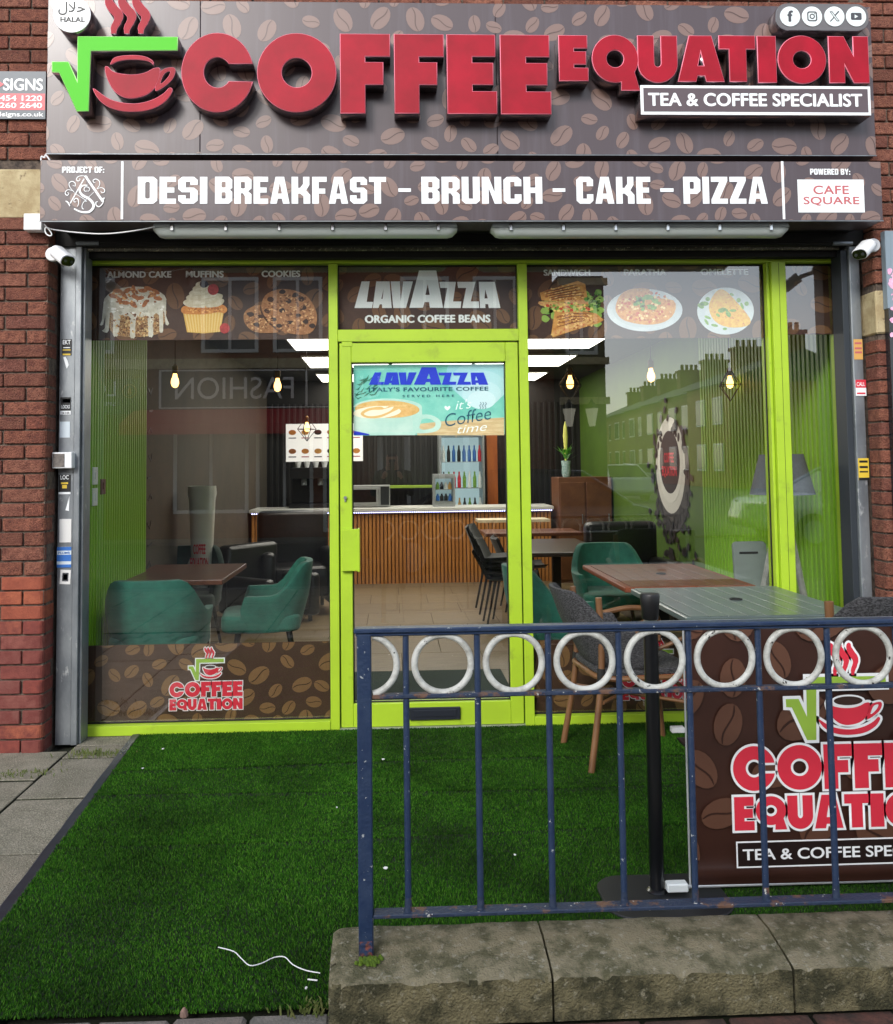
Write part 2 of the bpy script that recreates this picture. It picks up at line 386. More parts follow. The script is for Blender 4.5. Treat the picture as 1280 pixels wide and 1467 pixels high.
def otext(name,s,box,Y,m,parent):
    x=0;ls=[]
    for ch in s:
        wd,lp=octg(ch);ls+=[[(x+a,b) for a,b in l] for l in lp];x+=wd+(.55 if ch!=' ' else .3)
    x-=.55
    return shape(name,[[(box[0]+a/x*(box[2]-box[0]),box[1]+b/8*(box[3]-box[1])) for a,b in l] for l in ls],Y,m,parent)
LAV=[[(155,138),(192,138),(178,232),(208,232),(202,260),(122,260)],
 [(222,138),(283,138),(293,260),(249,260),(248,243),(238,243),(232,260),(206,260)],[(256,172),(251,218),(245,218)],
 [(288,138),(330,138),(334,228),(346,138),(390,138),(358,260),(300,260)],
 [(418,88),(497,88),(528,259),(468,259),(464,233),(443,233),(436,259),(374,259)],[(458,150),(467,200),(447,200)],
 [(511,140),(587,140),(574,230),(612,230),(609,260),(531,260),(547,168),(516,168)],
 [(593,140),(677,140),(655,230),(692,230),(694,260),(616,260),(634,168),(597,168)],
 [(692,140),(765,140),(791,260),(738,260),(735,242),(722,242),(722,260),(698,260)],[(722,175),(733,216),(718,216)]]
# ------------------------------------------------------------------ materials
m_brick=M('brick_rustic',(128,72,56),.9,c2=(92,48,38),scale=34,cmin=.4,cmax=.7,bump=1.0,bscale=130,bdist=.012,rnd=[(140,88,68),(106,64,50),(148,96,76),(118,72,60),(130,78,58)],c3=(58,34,30),s3=105,t3=(.57,.68))
m_brickl=M('brick_smooth',(132,58,46),.8,c2=(104,46,40),scale=25,bump=.25,bscale=120,rnd=[(126,66,56),(152,82,58),(130,72,62),(110,66,60),(128,62,52)])
m_bricko=M('brick_orange',(156,84,58),.85,c2=(130,64,46),scale=25,bump=.3,bscale=120,rnd=[(164,92,62),(146,74,54),(158,84,60)])
m_mortar=M('mortar',(112,98,86),.95,c2=(58,50,46),scale=30,bump=.4,bscale=200)
m_sand=M('sandstone',(190,176,140),.9,c2=(160,142,106),scale=12,bump=.3,bscale=120,c3=(120,104,78),s3=20)
m_lime=M('lime_frame_paint',(168,202,44),.45,c2=(158,190,44),scale=3,c3=(138,162,48),s3=9,t3=(.60,.8))
m_limed=M('lime_frame_shadow_gap',(60,80,14),.7)
m_galv=M('galvanised_steel',(150,156,160),.42,metal=.55,c2=(112,118,124),scale=9,cmin=.3,cmax=.7,c3=(186,190,192),s3=26,t3=(.62,.72),stretch=(1,1,.4))
m_black=M('black_plastic',(18,18,20),.45)
m_dark=M('dark_void_paint',(20,19,18),.8)
m_white=M('white_plastic',(232,234,236),.4)
m_signbg=M('sign_film_brown',(72,60,64),.36,coat=.2,c2=(86,78,84),scale=5,cmin=.5,cmax=.78,stretch=(3,1,.14))
m_signbean=M('sign_film_bean',(122,98,90),.36,coat=.2)
m_signcr=M('sign_film_crease',(82,60,54),.34,coat=.25)
m_vinbg=M('window_vinyl_brown',(74,50,36),.5,c2=(66,44,32),scale=3)
m_vinbean=M('window_vinyl_bean',(124,92,58),.5)
m_vincr=M('window_vinyl_crease',(66,40,22),.5)
m_topbg=M('top_vinyl_brown',(70,46,36),.5,c2=(60,38,30),scale=3)
m_topbean=M('top_vinyl_bean',(112,78,52),.5)
m_red=M('red_acrylic',(168,6,38),.5,c2=(142,6,30),scale=4,spec=.25)
m_pink=M('acrylic_edge_pink',(236,130,150),.4)
m_green=M('green_acrylic',(76,190,26),.5,spec=.25)
m_greene=M('acrylic_edge_pale_green',(180,250,150),.4)
m_mirror=M('letter_return_metal',(150,140,144),.25,metal=.9)
m_print=M('white_print',(240,244,246),.45)
m_grey=M('print_grey',(66,68,74),.5)
m_ink=M('black_ink',(22,24,26),.5)
m_pred=M('print_red',(214,46,66),.5)
m_pgreen=M('print_olive_green',(150,186,66),.5)
m_rad=[m_green,m_mirror,m_greene];m_let=[m_red,m_mirror,m_pink]
# ------------------------------------------------------------------ ground
g=MB();g.add([(-120,-160,-.05),(120,-160,-.05),(120,40,-.05),(-120,40,-.05)],[(0,1,2,3)])
struct('ground',g,M('ground_earth',(86,82,76),.95,c2=(70,68,62),scale=2),fixn=False)
m_slab=M('concrete_slab',(132,126,112),.92,c2=(92,90,74),scale=7,cmin=.35,cmax=.75,bump=.9,bscale=150,rnd=[(146,140,124),(122,118,106),(136,128,112)],c3=(182,176,158),s3=150,t3=(.50,.70))
m_joint=M('joint_dirt',(30,30,22),.95,c2=(34,42,18),scale=14,bump=.4)
pv=MB();pv.box(-6,6.5,-5.6,.02,-.08,-.03);pave=struct('pavement',pv,m_joint)
def slab(x0,x1,y0,y1,z=0,mt=m_slab,par=None,name='paving_slab',bev=.0035,dip=0,h=.035):
    mb=MB();mb.box(-(x1-x0)/2,(x1-x0)/2,-(y1-y0)/2,(y1-y0)/2,-h,0)
    me=mb.mesh(name,[mt,m_joint],bevel=bev)
    for p in me.polygons:p.material_index=1 if abs(p.normal.z)<.5 else 0
    o=link(name,me,par or pave,((x0+x1)/2,(y0+y1)/2,z+random.uniform(-.002,.002)))
    o.rotation_euler=(random.uniform(-.006,.006),random.uniform(-.006,.006),random.uniform(-.004,.004));return o
for x0,x1,ys in ((-1.652,-1.045,(-.205,-.398,-.928,-1.486,-2.0,-2.5)),(-2.262,-1.662,(-.28,-.70,-1.24,-1.80,-2.34,-2.5)),(-2.87,-2.27,(-.3,-.9,-1.5,-2.1,-2.5))):
    for a,b in zip(ys,ys[1:]):slab(x0,x1,b+.007,a-.007)
slab(-1.652,-1.40,-.195,-.02);
m_set=M('grey_setts',(132,128,122),.9,c2=(92,92,86),scale=14,bump=.5,bscale=120,rnd=[(118,112,106),(140,136,130),(112,92,84)])
x=-2.9
for i in range(16):
    wd=random.choice((.2,.21,.19))
    if x>-.36:break
    slab(x,x+wd,-2.70,-2.499,-.002,m_set,name='sett',bev=.01)
    slab(x-.1,x+wd-.1,-2.91,-2.71,-.004,m_set,name='sett',bev=.01)
    x+=wd+.008
m_pbrick=M('paving_brick_red',(92,62,52),.9,c2=(60,46,40),scale=20,bump=.5,rnd=[(104,66,56),(80,58,50),(96,74,62)])
x=-.25
while x<2.3:
    slab(x,x+.212,-2.665,-2.563,-.012,m_pbrick,name='paving_brick',bev=.005)
    slab(x+.1,x+.312,-2.775,-2.673,-.012,m_pbrick,name='paving_brick',bev=.005);x+=.222
y=-5.5
while y<-3.2:
    x=-5.9
    while x<6.2:
        if abs(x)<3.5 or True:slab(x,x+.59,y,y+.5,-.004,m_slab)
        x+=.6
    y+=.51
# road and far pavement (seen in the glass)
r=MB();r.box(-60,60,-12,-5.75,-.2,-.13);road=struct('road',r,M('asphalt',(58,58,60),.9,c2=(48,48,50),scale=6,bump=.4,bscale=90))
k=MB();k.box(-60,60,-5.75,-5.6,-.2,-.006);struct('kerb',k,m_set,road,bevel=.015)
k=MB();k.box(-60,60,-12.15,-12,-.2,0);struct('kerb',k,m_set,road,bevel=.015)
r=MB();r.box(-60,3.4,-13,-12.15,-.2,-.004);r.box(19,60,-40,-12.15,-.2,-.004);struct('far_pavement',r,m_slab)
r=MB();r.box(4.6,20,-150,-12.15,-.2,-.12);struct('side_road',r,MATS['asphalt'])
# ------------------------------------------------------------------ brick walls
def brick_mesh(L,corner=0,h=.065,d=.1):
    mb=MB()
    if corner:
        rr=.028;p=[(-L/2,0),(L/2-rr,0)]+arc(L/2-rr,rr,rr,rr,-90,0,4)[1:]+[(L/2,d),(-L/2,d)]
        if corner<0:p=[(-a,b) for a,b in p][::-1]
        mb.prism(p,-h/2,h/2,axis='z')
    else:mb.box(-L/2,L/2,0,d,-h/2,h/2)
    return mb.mesh('brick',[m_brick],bevel=.0035)
BM={}
def brick(L,corner,x,y,z,par,mt=None,rz=0,name='brick'):
    k=(round(L,3),corner,id(mt))
    if k not in BM:
        BM[k]=brick_mesh(L,corner)
        if mt:BM[k].materials[0]=mt
    j=random.uniform
    return link(name,BM[k],par,(x+j(-.002,.002),y+j(-.003,.0015),z+j(-.001,.001)),(0,0,rz))
C=.0747
wl=thing('brick_wall','red brick pier on the left with a cream stone block beside the lower sign','wall',(0,0,0))
mb=MB();mb.box(-3.2,-1.79,-.287,-.02,-.03,4.1);mb.box(-1.79,-1.79+.004,-.27,-.02,-.03,2.62);bpart('mortar',mb,m_mortar,wl)
XE=-1.785
n=0
for i in range(0,54):
    z=.028+i*C
    mt=(m_bricko if z>.70 else m_brickl) if z<.86 else None
    if 2.72<z<3.02:continue          # stone lintel block
    a=i%2
    e=.215 if a else .102
    brick(e,1,XE-e/2,-.3,z,wl,mt)
    if z<2.66:
        brick(.102,0,XE+.0,-.219,z,wl,mt,rz=PI/2)   # return face
    x=XE-e-.01
    while x>-2.55:
        brick(.215,0,x-.1075,-.3,z,wl,mt);x-=.225
mb=MB();mb.box(-2.9,XE-.002,-.303,-.1,2.742,3.005);bpart('stone_block',mb,m_sand,wl,bevel=.008)
wr=thing('brick_wall','dark red brick pier on the right between the grey shutter rail and the black flowered panel','wall',(0,0,0))
mb=MB();mb.box(2.632,3.4,-.287,-.02,-.03,4.1);mb.box(2.628,2.64,-.27,-.02,-.03,2.62);bpart('mortar',mb,m_mortar,wr)
for i in range(0,54):
    z=.028+i*C;a=i%2;e=.215 if a else .102
    if 1.99+.12<z<2.33+.02:
        continue
    brick(e,-1,2.62+e/2,-.3,z,wr)
    if z<2.66:brick(.102,0,2.722,-.219,z,wr,rz=PI/2)
    x=2.62+e+.01
    if z>2.62:
        while x<3.3:brick(.215,0,x+.1075,-.3,z,wr);x+=.225
mb=MB();mb.box(2.618,2.84,-.303,-.1,2.11,2.345);bpart('stone_block',mb,m_sand,wr,bevel=.008)
wu=thing('brick_wall','strip of brick wall above the top edge of the big brown sign','wall',(0,0,0))
mb=MB();mb.box(-1.788,2.631,-.286,-.02,3.0,4.15);bpart('mortar',mb,m_mortar,wu)
for zz,off in ((3.838,0),(3.838+C,.11),(3.838+2*C,0)):
    x=-1.72+off
    while x<2.5:brick(.215,0,x+.1,-.3,zz,wu);x+=.225
# blank building above and the header beam behind the signs
mb=MB();mb.box(-3.2,3.4,-.28,7.6,4.15,7.0);bpart('upper_storey',mb,m_brick,wu)
mb=MB();mb.box(-1.788,2.631,-.2,.06,2.62,3.0);bpart('header_beam',mb,m_dark,wu)
# ------------------------------------------------------------------ upper fascia
YU=-.42
fs=thing('fascia_sign','large brown coffee bean fascia with raised red COFFEE EQUATION letters','sign',(.4,YU,3.45))
seams=[-1.757,at(287,150,YU)[0],at(712,150,YU)[0],2.587]
for a,b in zip(seams,seams[1:]):
    mb=MB();mb.box(a+.0012,b-.0012,YU,-.3,3.045,3.858);bpart('sign_panel',mb,[m_signbg],fs,bevel=.002)
mb=MB();mb.box(-1.757,2.587,YU-.004,YU+.0,3.041,3.0445);bpart('edge_trim',mb,m_galv,fs)
beans('bean_print',-1.755,2.585,3.048,3.855,YU-.001,.135,m_signbean,m_signcr,fs,3,.98)
YL=YU-.10
def glyph3(ch,x0,y0,x1,y1,par=fs,Y=YL,d=.095):
    b=rect(x0,y0,x1,y1,Y)
    return shape('letter',[mapbox(l,b) for l in fat(ch)],Y,m_let,par,depth=d,bevel=.0035)
for ch,x0,y0,x1,y1 in (('C',261,48,363,160.5),('O',369.5,48.5,481.5,160.5),('F',488.5,49.5,558.5,162),('F',566,50,635.5,162),('E',641.5,50.5,711,162.5),('E',718,51,788.5,163),
    ('E',801.5,51.5,842,115.5),('Q',849,51,914,129),('U',914.5,52,970,118),('A',971.5,52,1036.5,116.5),('T',1031,52,1082,116.5),('I',1086,52.5,1111.5,118),('O',1115,52,1183,119.5),('N',1188,53,1244,118.5)):
    glyph3(ch,x0,y0,x1,y1)
P=lambda pts:pxl(pts,YL,0,0,2.977)
shape('radical_symbol',[P(RAD)],YL,m_rad,fs,depth=.095,bevel=.0035)
cup=shape('coffee_cup',[P(CUPB)],YL,m_let,fs,depth=.095,bevel=.003)
shape('cup_rim',[P(CUPR)],YL,m_let,cup,depth=.095,bevel=.003)
shape('cup_handle',[P(HANO),P(HANI)],YL,m_let,cup,depth=.095,bevel=.002)
shape('saucer',[P(SAUC)],YL,m_let,cup,depth=.095,bevel=.003)
for q in STM:shape('steam_wisp',[P(q)],YL,[m_red,m_mirror,m_pink],fs,depth=.095,bevel=.002)
# halal disc
b=rect(77,-5,130,47,YU-.12);cx,cz=(b[0]+b[2])/2,(b[1]+b[3])/2;rr=(b[2]-b[0])/2
dc=shape('halal_disc',[ell(cx,cz,rr,rr,48)],YU-.12,[m_print,m_mirror,m_print],fs,depth=.118,bevel=.002)
text('halal_lettering','HALAL',rect(87,24.5,122.5,32,YU-.12),YU-.1235,m_ink,dc,bold=.035)
text('halal_lettering','\uFEDD\uFEFC\uFEA3',rect(84,3,122.5,22,YU-.12),YU-.1235,m_ink,dc,bold=.012)
# tagline box
YT=YU-.11
b=rect(918.5,123.5,1247,164.5,YT)
tb=shape('tagline_box',[[(b[0],b[1]),(b[2],b[1]),(b[2],b[3]),(b[0],b[3])]],YT,[m_print,m_mirror,m_print],fs,depth=.108,bevel=.002)
b2=(b[0]+.013,b[1]+.014,b[2]-.013,b[3]-.013)
shape('tagline_panel',[[(b2[0],b2[1]),(b2[2],b2[1]),(b2[2],b2[3]),(b2[0],b2[3])]],YT-.003,M('tagline_brown',(86,72,76),.3),tb)
text('tagline_lettering','TEA & COFFEE SPECIALIST',rect(928.5,134,1235,153,YT),YT-.0045,m_print,tb,bold=.042,space=1.03)
# social media light box
YS=YU-.09
sb_=shape('social_media_box',[pxl([(0,0)],YS) and rrect(*rect(1112,6,1244,43.5,YS),.06,8)],YS,[M('box_grey',(100,98,100),.35),m_mirror,m_galv],fs,depth=.088,bevel=.002)
m_glow=M('light_disc_white',(226,236,236),.4)
for i,cxp in enumerate((1131.5,1163,1195,1226)):
    q=rect(cxp-14.3,10,cxp+14.3,38.7,YS);cx,cz,rr=(q[0]+q[2])/2,(q[1]+q[3])/2,(q[2]-q[0])/2
    d=shape('icon_disc',[ell(cx,cz,rr,rr,32)],YS-.006,[m_glow,m_glow],sb_,depth=.004)
    u=rr;Yi=YS-.0072
    if i==0:text('icon','f',(cx-u*.28,cz-u*.55,cx+u*.3,cz+u*.6),Yi,m_grey,sb_,bold=.06)
    if i==1:
        shape('icon',[rrect(cx-u*.5,cz-u*.5,cx+u*.5,cz+u*.5,u*.22),rrect(cx-u*.38,cz-u*.38,cx+u*.38,cz+u*.38,u*.14),ell(cx,cz,u*.27,n=20),ell(cx,cz,u*.16,n=16),ell(cx+u*.27,cz+u*.27,u*.06,n=8)],Yi,m_grey,sb_)
    if i==2:
        shape('icon',[[(cx-u*.5,cz+u*.5),(cx-u*.2,cz+u*.5),(cx+u*.5,cz-u*.5),(cx+u*.2,cz-u*.5)],[(cx-u*.38,cz+u*.43),(cx-u*.24,cz+u*.43),(cx+u*.38,cz-u*.43),(cx+u*.24,cz-u*.43)]],Yi,m_grey,sb_)
        shape('icon',[stroke([(cx+u*.06,cz+u*.1),(cx+u*.45,cz+u*.52)],u*.13)],Yi,m_grey,sb_);shape('icon',[stroke([(cx-u*.06,cz-u*.1),(cx-u*.45,cz-u*.52)],u*.1)],Yi,m_grey,sb_)
    if i==3:
        shape('icon',[rrect(cx-u*.54,cz-u*.36,cx+u*.54,cz+u*.36,u*.14),[(cx-u*.16,cz-u*.2),(cx+u*.2,cz),(cx-u*.16,cz+u*.2)]],Yi,m_grey,sb_)
# ------------------------------------------------------------------ lower sign
YB=-.5
ls=thing('lower_fascia_sign','long low brown sign reading DESI BREAKFAST - BRUNCH - CAKE - PIZZA','sign',(.4,YB,2.83))
mb=MB();mb.box(-1.752,2.562,YB,-.31,2.672,2.984);bpart('sign_box',mb,m_signbg,ls,bevel=.002)
mb=MB();mb.box(-1.72,2.53,-.309,-.201,2.685,2.97);bpart('sign_back',mb,m_black,ls)
beans('bean_print',-1.75,2.56,2.675,2.981,YB-.001,.118,m_signbean,m_signcr,ls,11,.98)
mb=MB();mb.box(-1.753,2.563,YB-.003,YB+.0,2.668,2.6715);bpart('edge_trim',mb,m_galv,ls)
Yp=YB-.0025
for wd,x0,x1 in (('DESI',198,297.5),('BREAKFAST',308.5,553.5),('-',571,589),('BRUNCH',604,777),('-',792,810),('CAKE',826,932),('-',946,965),('PIZZA',979,1099.5)):
    if wd=='-':
        b=rect(x0,270,x1,275,YB);shape('lettering',[[(b[0],b[1]),(b[2],b[1]),(b[2],b[3]),(b[0],b[3])]],Yp,m_print,ls)
    else:otext('lettering',wd,rect(x0,253.5,x1,292,YB),Yp,m_print,ls)
otext('lettering','PROJECT OF:',rect(89.5,239,150,247.8,YB),Yp,m_print,ls)
otext('lettering','POWERED BY:',rect(1160.5,242,1218,250.5,YB),Yp,m_print,ls)
for x in (175.5,1122):
    b=rect(x-1.7,230.5,x+1.7,315,YB);mb=MB();mb.box(b[0],b[2],Yp,Yp+.0015,b[1]+.003,b[3]-.003);bpart('divider_line',mb,m_print,ls)
b=rect(1143,257.5,1238,304.5,YB);shape('white_plaque',[[(b[0],b[1]),(b[2],b[1]),(b[2],b[3]),(b[0],b[3])]],Yp,m_print,ls)
m_dred=M('print_dull_red',(190,98,102),.5)
text('lettering','CAFE',rect(1165,266,1216,278.5,YB),Yp-.001,m_dred,ls,bold=.02,space=1.05)
text('lettering','SQUARE',rect(1151,282,1231,295,YB),Yp-.001,m_dred,ls,bold=.02,space=1.05)
# monogram with scrolls (crop scale 10.48, origin 40,200)
Q=lambda pts:pxl(pts,YB,40,200,10.48)
mono=[[(865,545),(1130,930)],[(850,590),(640,960)],[(700,800),(880,920),(905,985),(880,1035),(850,1050),(820,1025),(825,975),(870,910),(1000,790)],
 [(905,560),(820,545),(760,560),(735,600),(760,625),(790,600),(775,585)],
 [(700,790),(640,720),(625,660),(670,630),(715,655),(715,700),(680,690)],[(700,780),(620,755),(575,780),(570,820),(600,840),(620,810),(600,795)],
 [(1040,745),(1080,690),(1080,630),(1030,595),(985,615),(1000,650),(1020,640)],[(1050,740),(1110,725),(1155,750),(1155,790),(1120,800),(1100,775)],
 [(900,770),(870,780),(850,750),(870,715),(915,720),(935,755),(905,785)],[(900,690),(820,700),(785,770),(830,840),(920,890),(985,960),(990,1020),(940,1080),(860,1095),(780,1080),(700,1040)],
 [(750,1010),(770,960),(760,900),(730,885),(700,910),(705,940),(735,935)],[(1150,880),(1130,960),(1080,1010),(1035,990),(1030,945),(1060,935)],
 [(575,925),(610,950),(640,1005)],[(1115,900),(1160,880)]]
mw=[34,16,12,12,12,12,12,12,12,38,14,16,20,20]
for i,(s_,w_) in enumerate(zip(mono,mw)):
    p=smooth(s_,5,False) if len(s_)>2 else s_
    n_=len(p);ww=[w_*(.45+.55*math.sin(PI*min(1,max(0,(j+.5)/n_)))) for j in range(n_)] if i>1 else w_
    shape('monogram',[Q(stroke(p,ww))],Yp-.0002*i,m_print,ls)
# ------------------------------------------------------------------ shutter
sh=thing('roller_shutter','rolled up steel roller shutter with two galvanised side rails','roller shutter',(0,-.15,0))
def rail(xs,flip):
    mb=MB();a,b,c,d=xs
    mb.box(a,b,-.18,-.05,-.002,2.64);mb.box(b+.0015,c,-.188,-.05,-.002,2.64);mb.box(c+.001,d,-.165,-.06,-.002,2.64)
    bpart('side_rail',mb,m_galv,sh,bevel=.002)
rail((-1.765,-1.684,-1.652,-1.638),1)
mb=MB();mb.box(2.545,2.605,-.18,-.05,-.002,2.64);bpart('side_rail',mb,m_galv,sh,bevel=.006,seg=2)
mb=MB();mb.box(2.51,2.5445,-.16,-.05,-.002,2.6);bpart('rail_guide',mb,M('dark_grey_metal',(52,58,64),.5,metal=.3),sh,bevel=.002)
m_slat=M('shutter_slat_steel',(120,116,104),.5,metal=.4,c2=(70,68,60),scale=14,c3=(190,184,160),s3=70,t3=(.58,.62),bump=.3,bscale=90)
for i in range(3):
    mb=MB();mb.box(-1.636,2.508,-.158+.012*i,-.14+.012*i,2.604+.033*i,2.604+.031+.033*i);bpart('shutter_slat',mb,m_slat,sh,bevel=.004)
mb=MB();mb.box(-1.636,2.508,-.118,-.06,2.574,2.7);bpart('shade_strip',mb,m_dark,sh)  # dark strip added to stand for the deep shade over the top rail
for x0,x1,y0,y1,Y in ((110,142,345,352,-.2),(1193,1221,345.5,352,-.2)):
    b=rect(x0,y0,x1,y1,Y);mb=MB();mb.cyl((b[0],Y,(b[1]+b[3])/2),(b[2],Y,(b[1]+b[3])/2),.012,n=10);bpart('stop_bar',mb,m_galv,sh)
mb=MB();mb.cyl((at(142,346,-.2)[0],-.2,at(142,347,-.2)[1]),(at(1193,348,-.2)[0],-.2,at(1193,348,-.2)[1]),.006,n=8);bpart('cross_rod',mb,m_dark,sh)
# ------------------------------------------------------------------ tube lights under the sign
m_diff=M('light_diffuser',(196,204,200),.35,coat=.3);m_lbase=M('light_base_grey',(176,186,190),.45)
def tube_light(x0,x1,label):
    Y=-.40;a=at(x0,331,Y);b=at(x1,331,Y);L=b[0]-a[0];t=thing('tube_light',label,'light',((a[0]+b[0])/2,Y,(a[1]+b[1])/2),0,'tube lights under the lower sign')
    h=L/2;mb=MB();mb.prism([(-h,.008),(h,.008),(h-.012,.04),(-h+.012,.04)],-.05,.05);part('light_base',mb.mesh('light_base',m_lbase,bevel=.004),t,False)
    mb=MB();n=10;prof=[(.048*math.cos(PI*i/n),.006-.045*math.sin(PI*i/n)) for i in range(n+1)]
    vs=[];fs=[]
    xs=((-h+.0,.25),(-h+.025,.85),(-h+.05,1),(h-.05,1),(h-.025,.85),(h,.25))
    for x,s_ in xs:
        for p,q in prof:vs.append((x,p*(.6+.4*s_),.006+(q-.006)*s_))
    for i in range(len(xs)-1):
        for j in range(n):fs.append((i*(n+1)+j,i*(n+1)+j+1,(i+1)*(n+1)+j+1,(i+1)*(n+1)+j))
    fs.append(tuple(range(n+1)));fs.append(tuple(range((len(xs)-1)*(n+1),len(xs)*(n+1))))
    mb.add(vs,fs);part('diffuser',mb.mesh('diffuser',m_diff,smooth=True),t,False)
    for i in range(6):
        mb=MB();x=-h+.1+i*(L-.2)/5;mb.box(x-.009,x+.009,-.056,-.046,-.012,.026);part('clip',mb.mesh('clip',M('clip_steel',(210,214,216),.25,metal=.8),bevel=.003),t,False)
    mb=MB()
    for x in (-h*.6,h*.6):mb.box(x-.02,x+.02,-.03,.03,.04,.09)
    part('bracket',mb.mesh('bracket',m_black),t,False)
tube_light(222,655,'grey sealed tube light under the sign above the left window and door')
tube_light(703,1126,'grey sealed tube light under the sign above the right window')
# cable, junction box, cameras
mb=MB();b=rect(36,307,62,331,-.34);mb.box(b[0],b[2],-.36,-.304,b[1],b[3]);jb=solo('junction_box',mb,m_white,'small white junction box on the brick pier beside the end of the lower sign','box',bevel=.006,seg=2)
pts=[(64,321),(74,334),(72,338),(66,334),(66,326),(78,329),(110,333),(150,335),(190,331),(222,325)]
mb=MB();mb.tube([(at(a,b_,-.45)[0],-.45,at(a,b_,-.45)[1]) for a,b_ in smooth(pts,5,False)],.0035,6)
solo('cable',mb,m_white,'white cable looping from the junction box to the tube light','cable',smooth=True,fixn=False)
mb=MB();mb.tube([(at(a,b_,-.44)[0],-.44,at(a,b_,-.44)[1]) for a,b_ in smooth([(59,230),(60,224),(64,226),(66,222),(72,230)],4,False)],.004,6)
solo('cable',mb,m_white,'short white cable end poking out between the two brown signs','cable',smooth=True,fixn=False)
def cctv(px,py,tx,ty,label,flip):
    Y=-.3;a=at(px,py,Y);t=thing('security_camera',label,'camera',(a[0],Y,a[1]),0,'white security cameras');t.scale=(1.2,1.2,1.2)
    hx,hz=at(tx,ty,-.42);v=Vector(((hx-a[0])/1.2,-.1,(hz-a[1])/1.2))
    mb=MB();mb.cyl((0,.0,0),(0,-.016,0),.032,.03,18);part('mount_plate',mb.mesh('mount_plate',m_white,bevel=.003),t,False)
    mb=MB();mb.tube([(0,-.012,0),(.01*flip,-.04,-.002),(v.x*.5,-.075,v.z*.35)],.011,10);part('mount_arm',mb.mesh('mount_arm',m_white,smooth=True),t,False)
    d=Vector((.66*flip,-.42,-.55)).normalized();up=Vector((0,0,1));s_=d.cross(up).normalized();u=s_.cross(d)
    c=Vector((v.x*.75,-.10,v.z*.75))
    def bod(l0,l1,w_,h_,mt,nm):
        mb=MB();sec=rrect(-w_,-h_,w_,h_,h_*.9,5);vs=[c+d*l+s_*p+u*q for l in (l0,l1) for p,q in sec];n=len(sec)
        mb.add(vs,[tuple(range(n)),tuple(range(2*n-1,n-1,-1))]+[(i,i+n,(i+1)%n+n,(i+1)%n) for i in range(n)])
        return part(nm,mb.mesh(nm,mt,smooth=True,bevel=.002),t,False)
    bod(-.045,.045,.034,.026,m_white,'camera_body');f=bod(.0455,.049,.031,.022,M('camera_glass',(10,10,12),.1),'camera_face')
    for q in (-.016,.014):
        mb=MB();e=c+d*.049+s_*q;mb.cyl(e,e+d*.003,.007,n=10);bpart('lens',mb,M('lens_dark',(60,62,66),.1),f)
cctv(77,365,98,370,'white security camera on the left brick pier pointing down to the right',1)
cctv(1250,352,1228,362,'white security camera on the right brick pier pointing down to the left',-1)
# sign installer board
b=rect(-60,103,66.5,171,-.31);isg=thing('installer_board','small slate blue board of the sign maker on brick at the left edge','sign',(b[0],-.31,b[1]))
mb=MB();mb.box(b[0],b[2],-.318,-.304,b[1],b[3]);bpart('board',mb,M('board_slate',(70,82,92),.4),isg)
q=rect(-60,134,66,157.5,-.318);shape('red_band',[[(q[0],q[1]),(q[2]-.004,q[1]),(q[2]-.004,q[3]),(q[0],q[3])]],-.319,M('band_red',(220,92,100),.45),isg)
text('lettering','SIGNS',rect(5,112.5,62,130,-.318),-.3195,m_print,isg,bold=.035)
text('lettering','454 1220',rect(0,137,61,144.8,-.318),-.3205,m_print,isg,bold=.03)
text('lettering','260 2640',rect(0,147.3,61,155,-.318),-.3205,m_print,isg,bold=.03)
text('lettering','4signs.co.uk',rect(-4,160.5,63,169,-.318),-.3195,m_print,isg,bold=.03)
q=at(2,121,-.318);shape('arrow_mark',[[(q[0]-.03,q[1]+.03),(q[0]+.015,q[1]),(q[0]-.03,q[1]-.03)]],-.3195,M('band_red',(0,0,0)),isg)
# stickers on the rails
def sticker(x0,y0,x1,y1,Y,bgc,label,lines=(),tilt=0):
    b=rect(x0,y0,x1,y1,Y);t=thing('sticker',label,'sticker',(b[0],Y,b[1]),0)
    mb=MB();mb.box(b[0],b[2],Y-.0016,Y+.001,b[1],b[3]);bpart('backing',mb,bgc,t)
    for (u0,v0,u1,v1,mt,s_) in lines:
        q=(b[0]+(b[2]-b[0])*u0,b[1]+(b[3]-b[1])*v0,b[0]+(b[2]-b[0])*u1,b[1]+(b[3]-b[1])*v1)
        if s_:text('lettering',s_,q,Y-.0022,mt,t,bold=.02)
        else:shape('print',[[(q[0],q[1]),(q[2],q[1]),(q[2],q[3]),(q[0],q[3])]],Y-.002,mt,t)
    if tilt:t.rotation_euler=(0,tilt,0)
m_yel=M('print_yellow',(222,190,60),.5);m_blu=M('print_blue',(50,110,190),.5);m_lbl=M('sticker_pale',(206,218,226),.5);m_or=M('sticker_orange',(214,166,92),.5)
Y=-.181
sticker(89,486,103,509,Y,m_ink,'black sticker with yellow foot, topmost on the left rail',[(.1,.68,.9,.95,m_print,'EKT'),(.1,.0,.9,.1,m_yel,None),(.1,.3,.9,.36,m_yel,None),(.15,.45,.85,.5,m_print,None)])
mb=MB();mb.prism(pxl([(91,512),(94,511),(97,516),(99,523),(96,528),(94,522)],Y),Y-.001,Y+.0005)
solo('sticker_remnant',mb,m_print,'torn white paper scrap under the topmost black sticker on the left rail','sticker')
sticker(87,569,102,594,Y,m_print,'black and white sticker above the pale blank one on the left rail',[(.0,.22,1,1,m_ink,None),(.1,.35,.9,.55,m_print,'LOCKS'),(.2,.68,.95,.9,m_print,None),(.1,.02,.9,.16,m_grey,'24 HR')])
sticker(86,604,100.5,627,Y,m_lbl,'blank pale blue sticker above the entry box on the left rail')
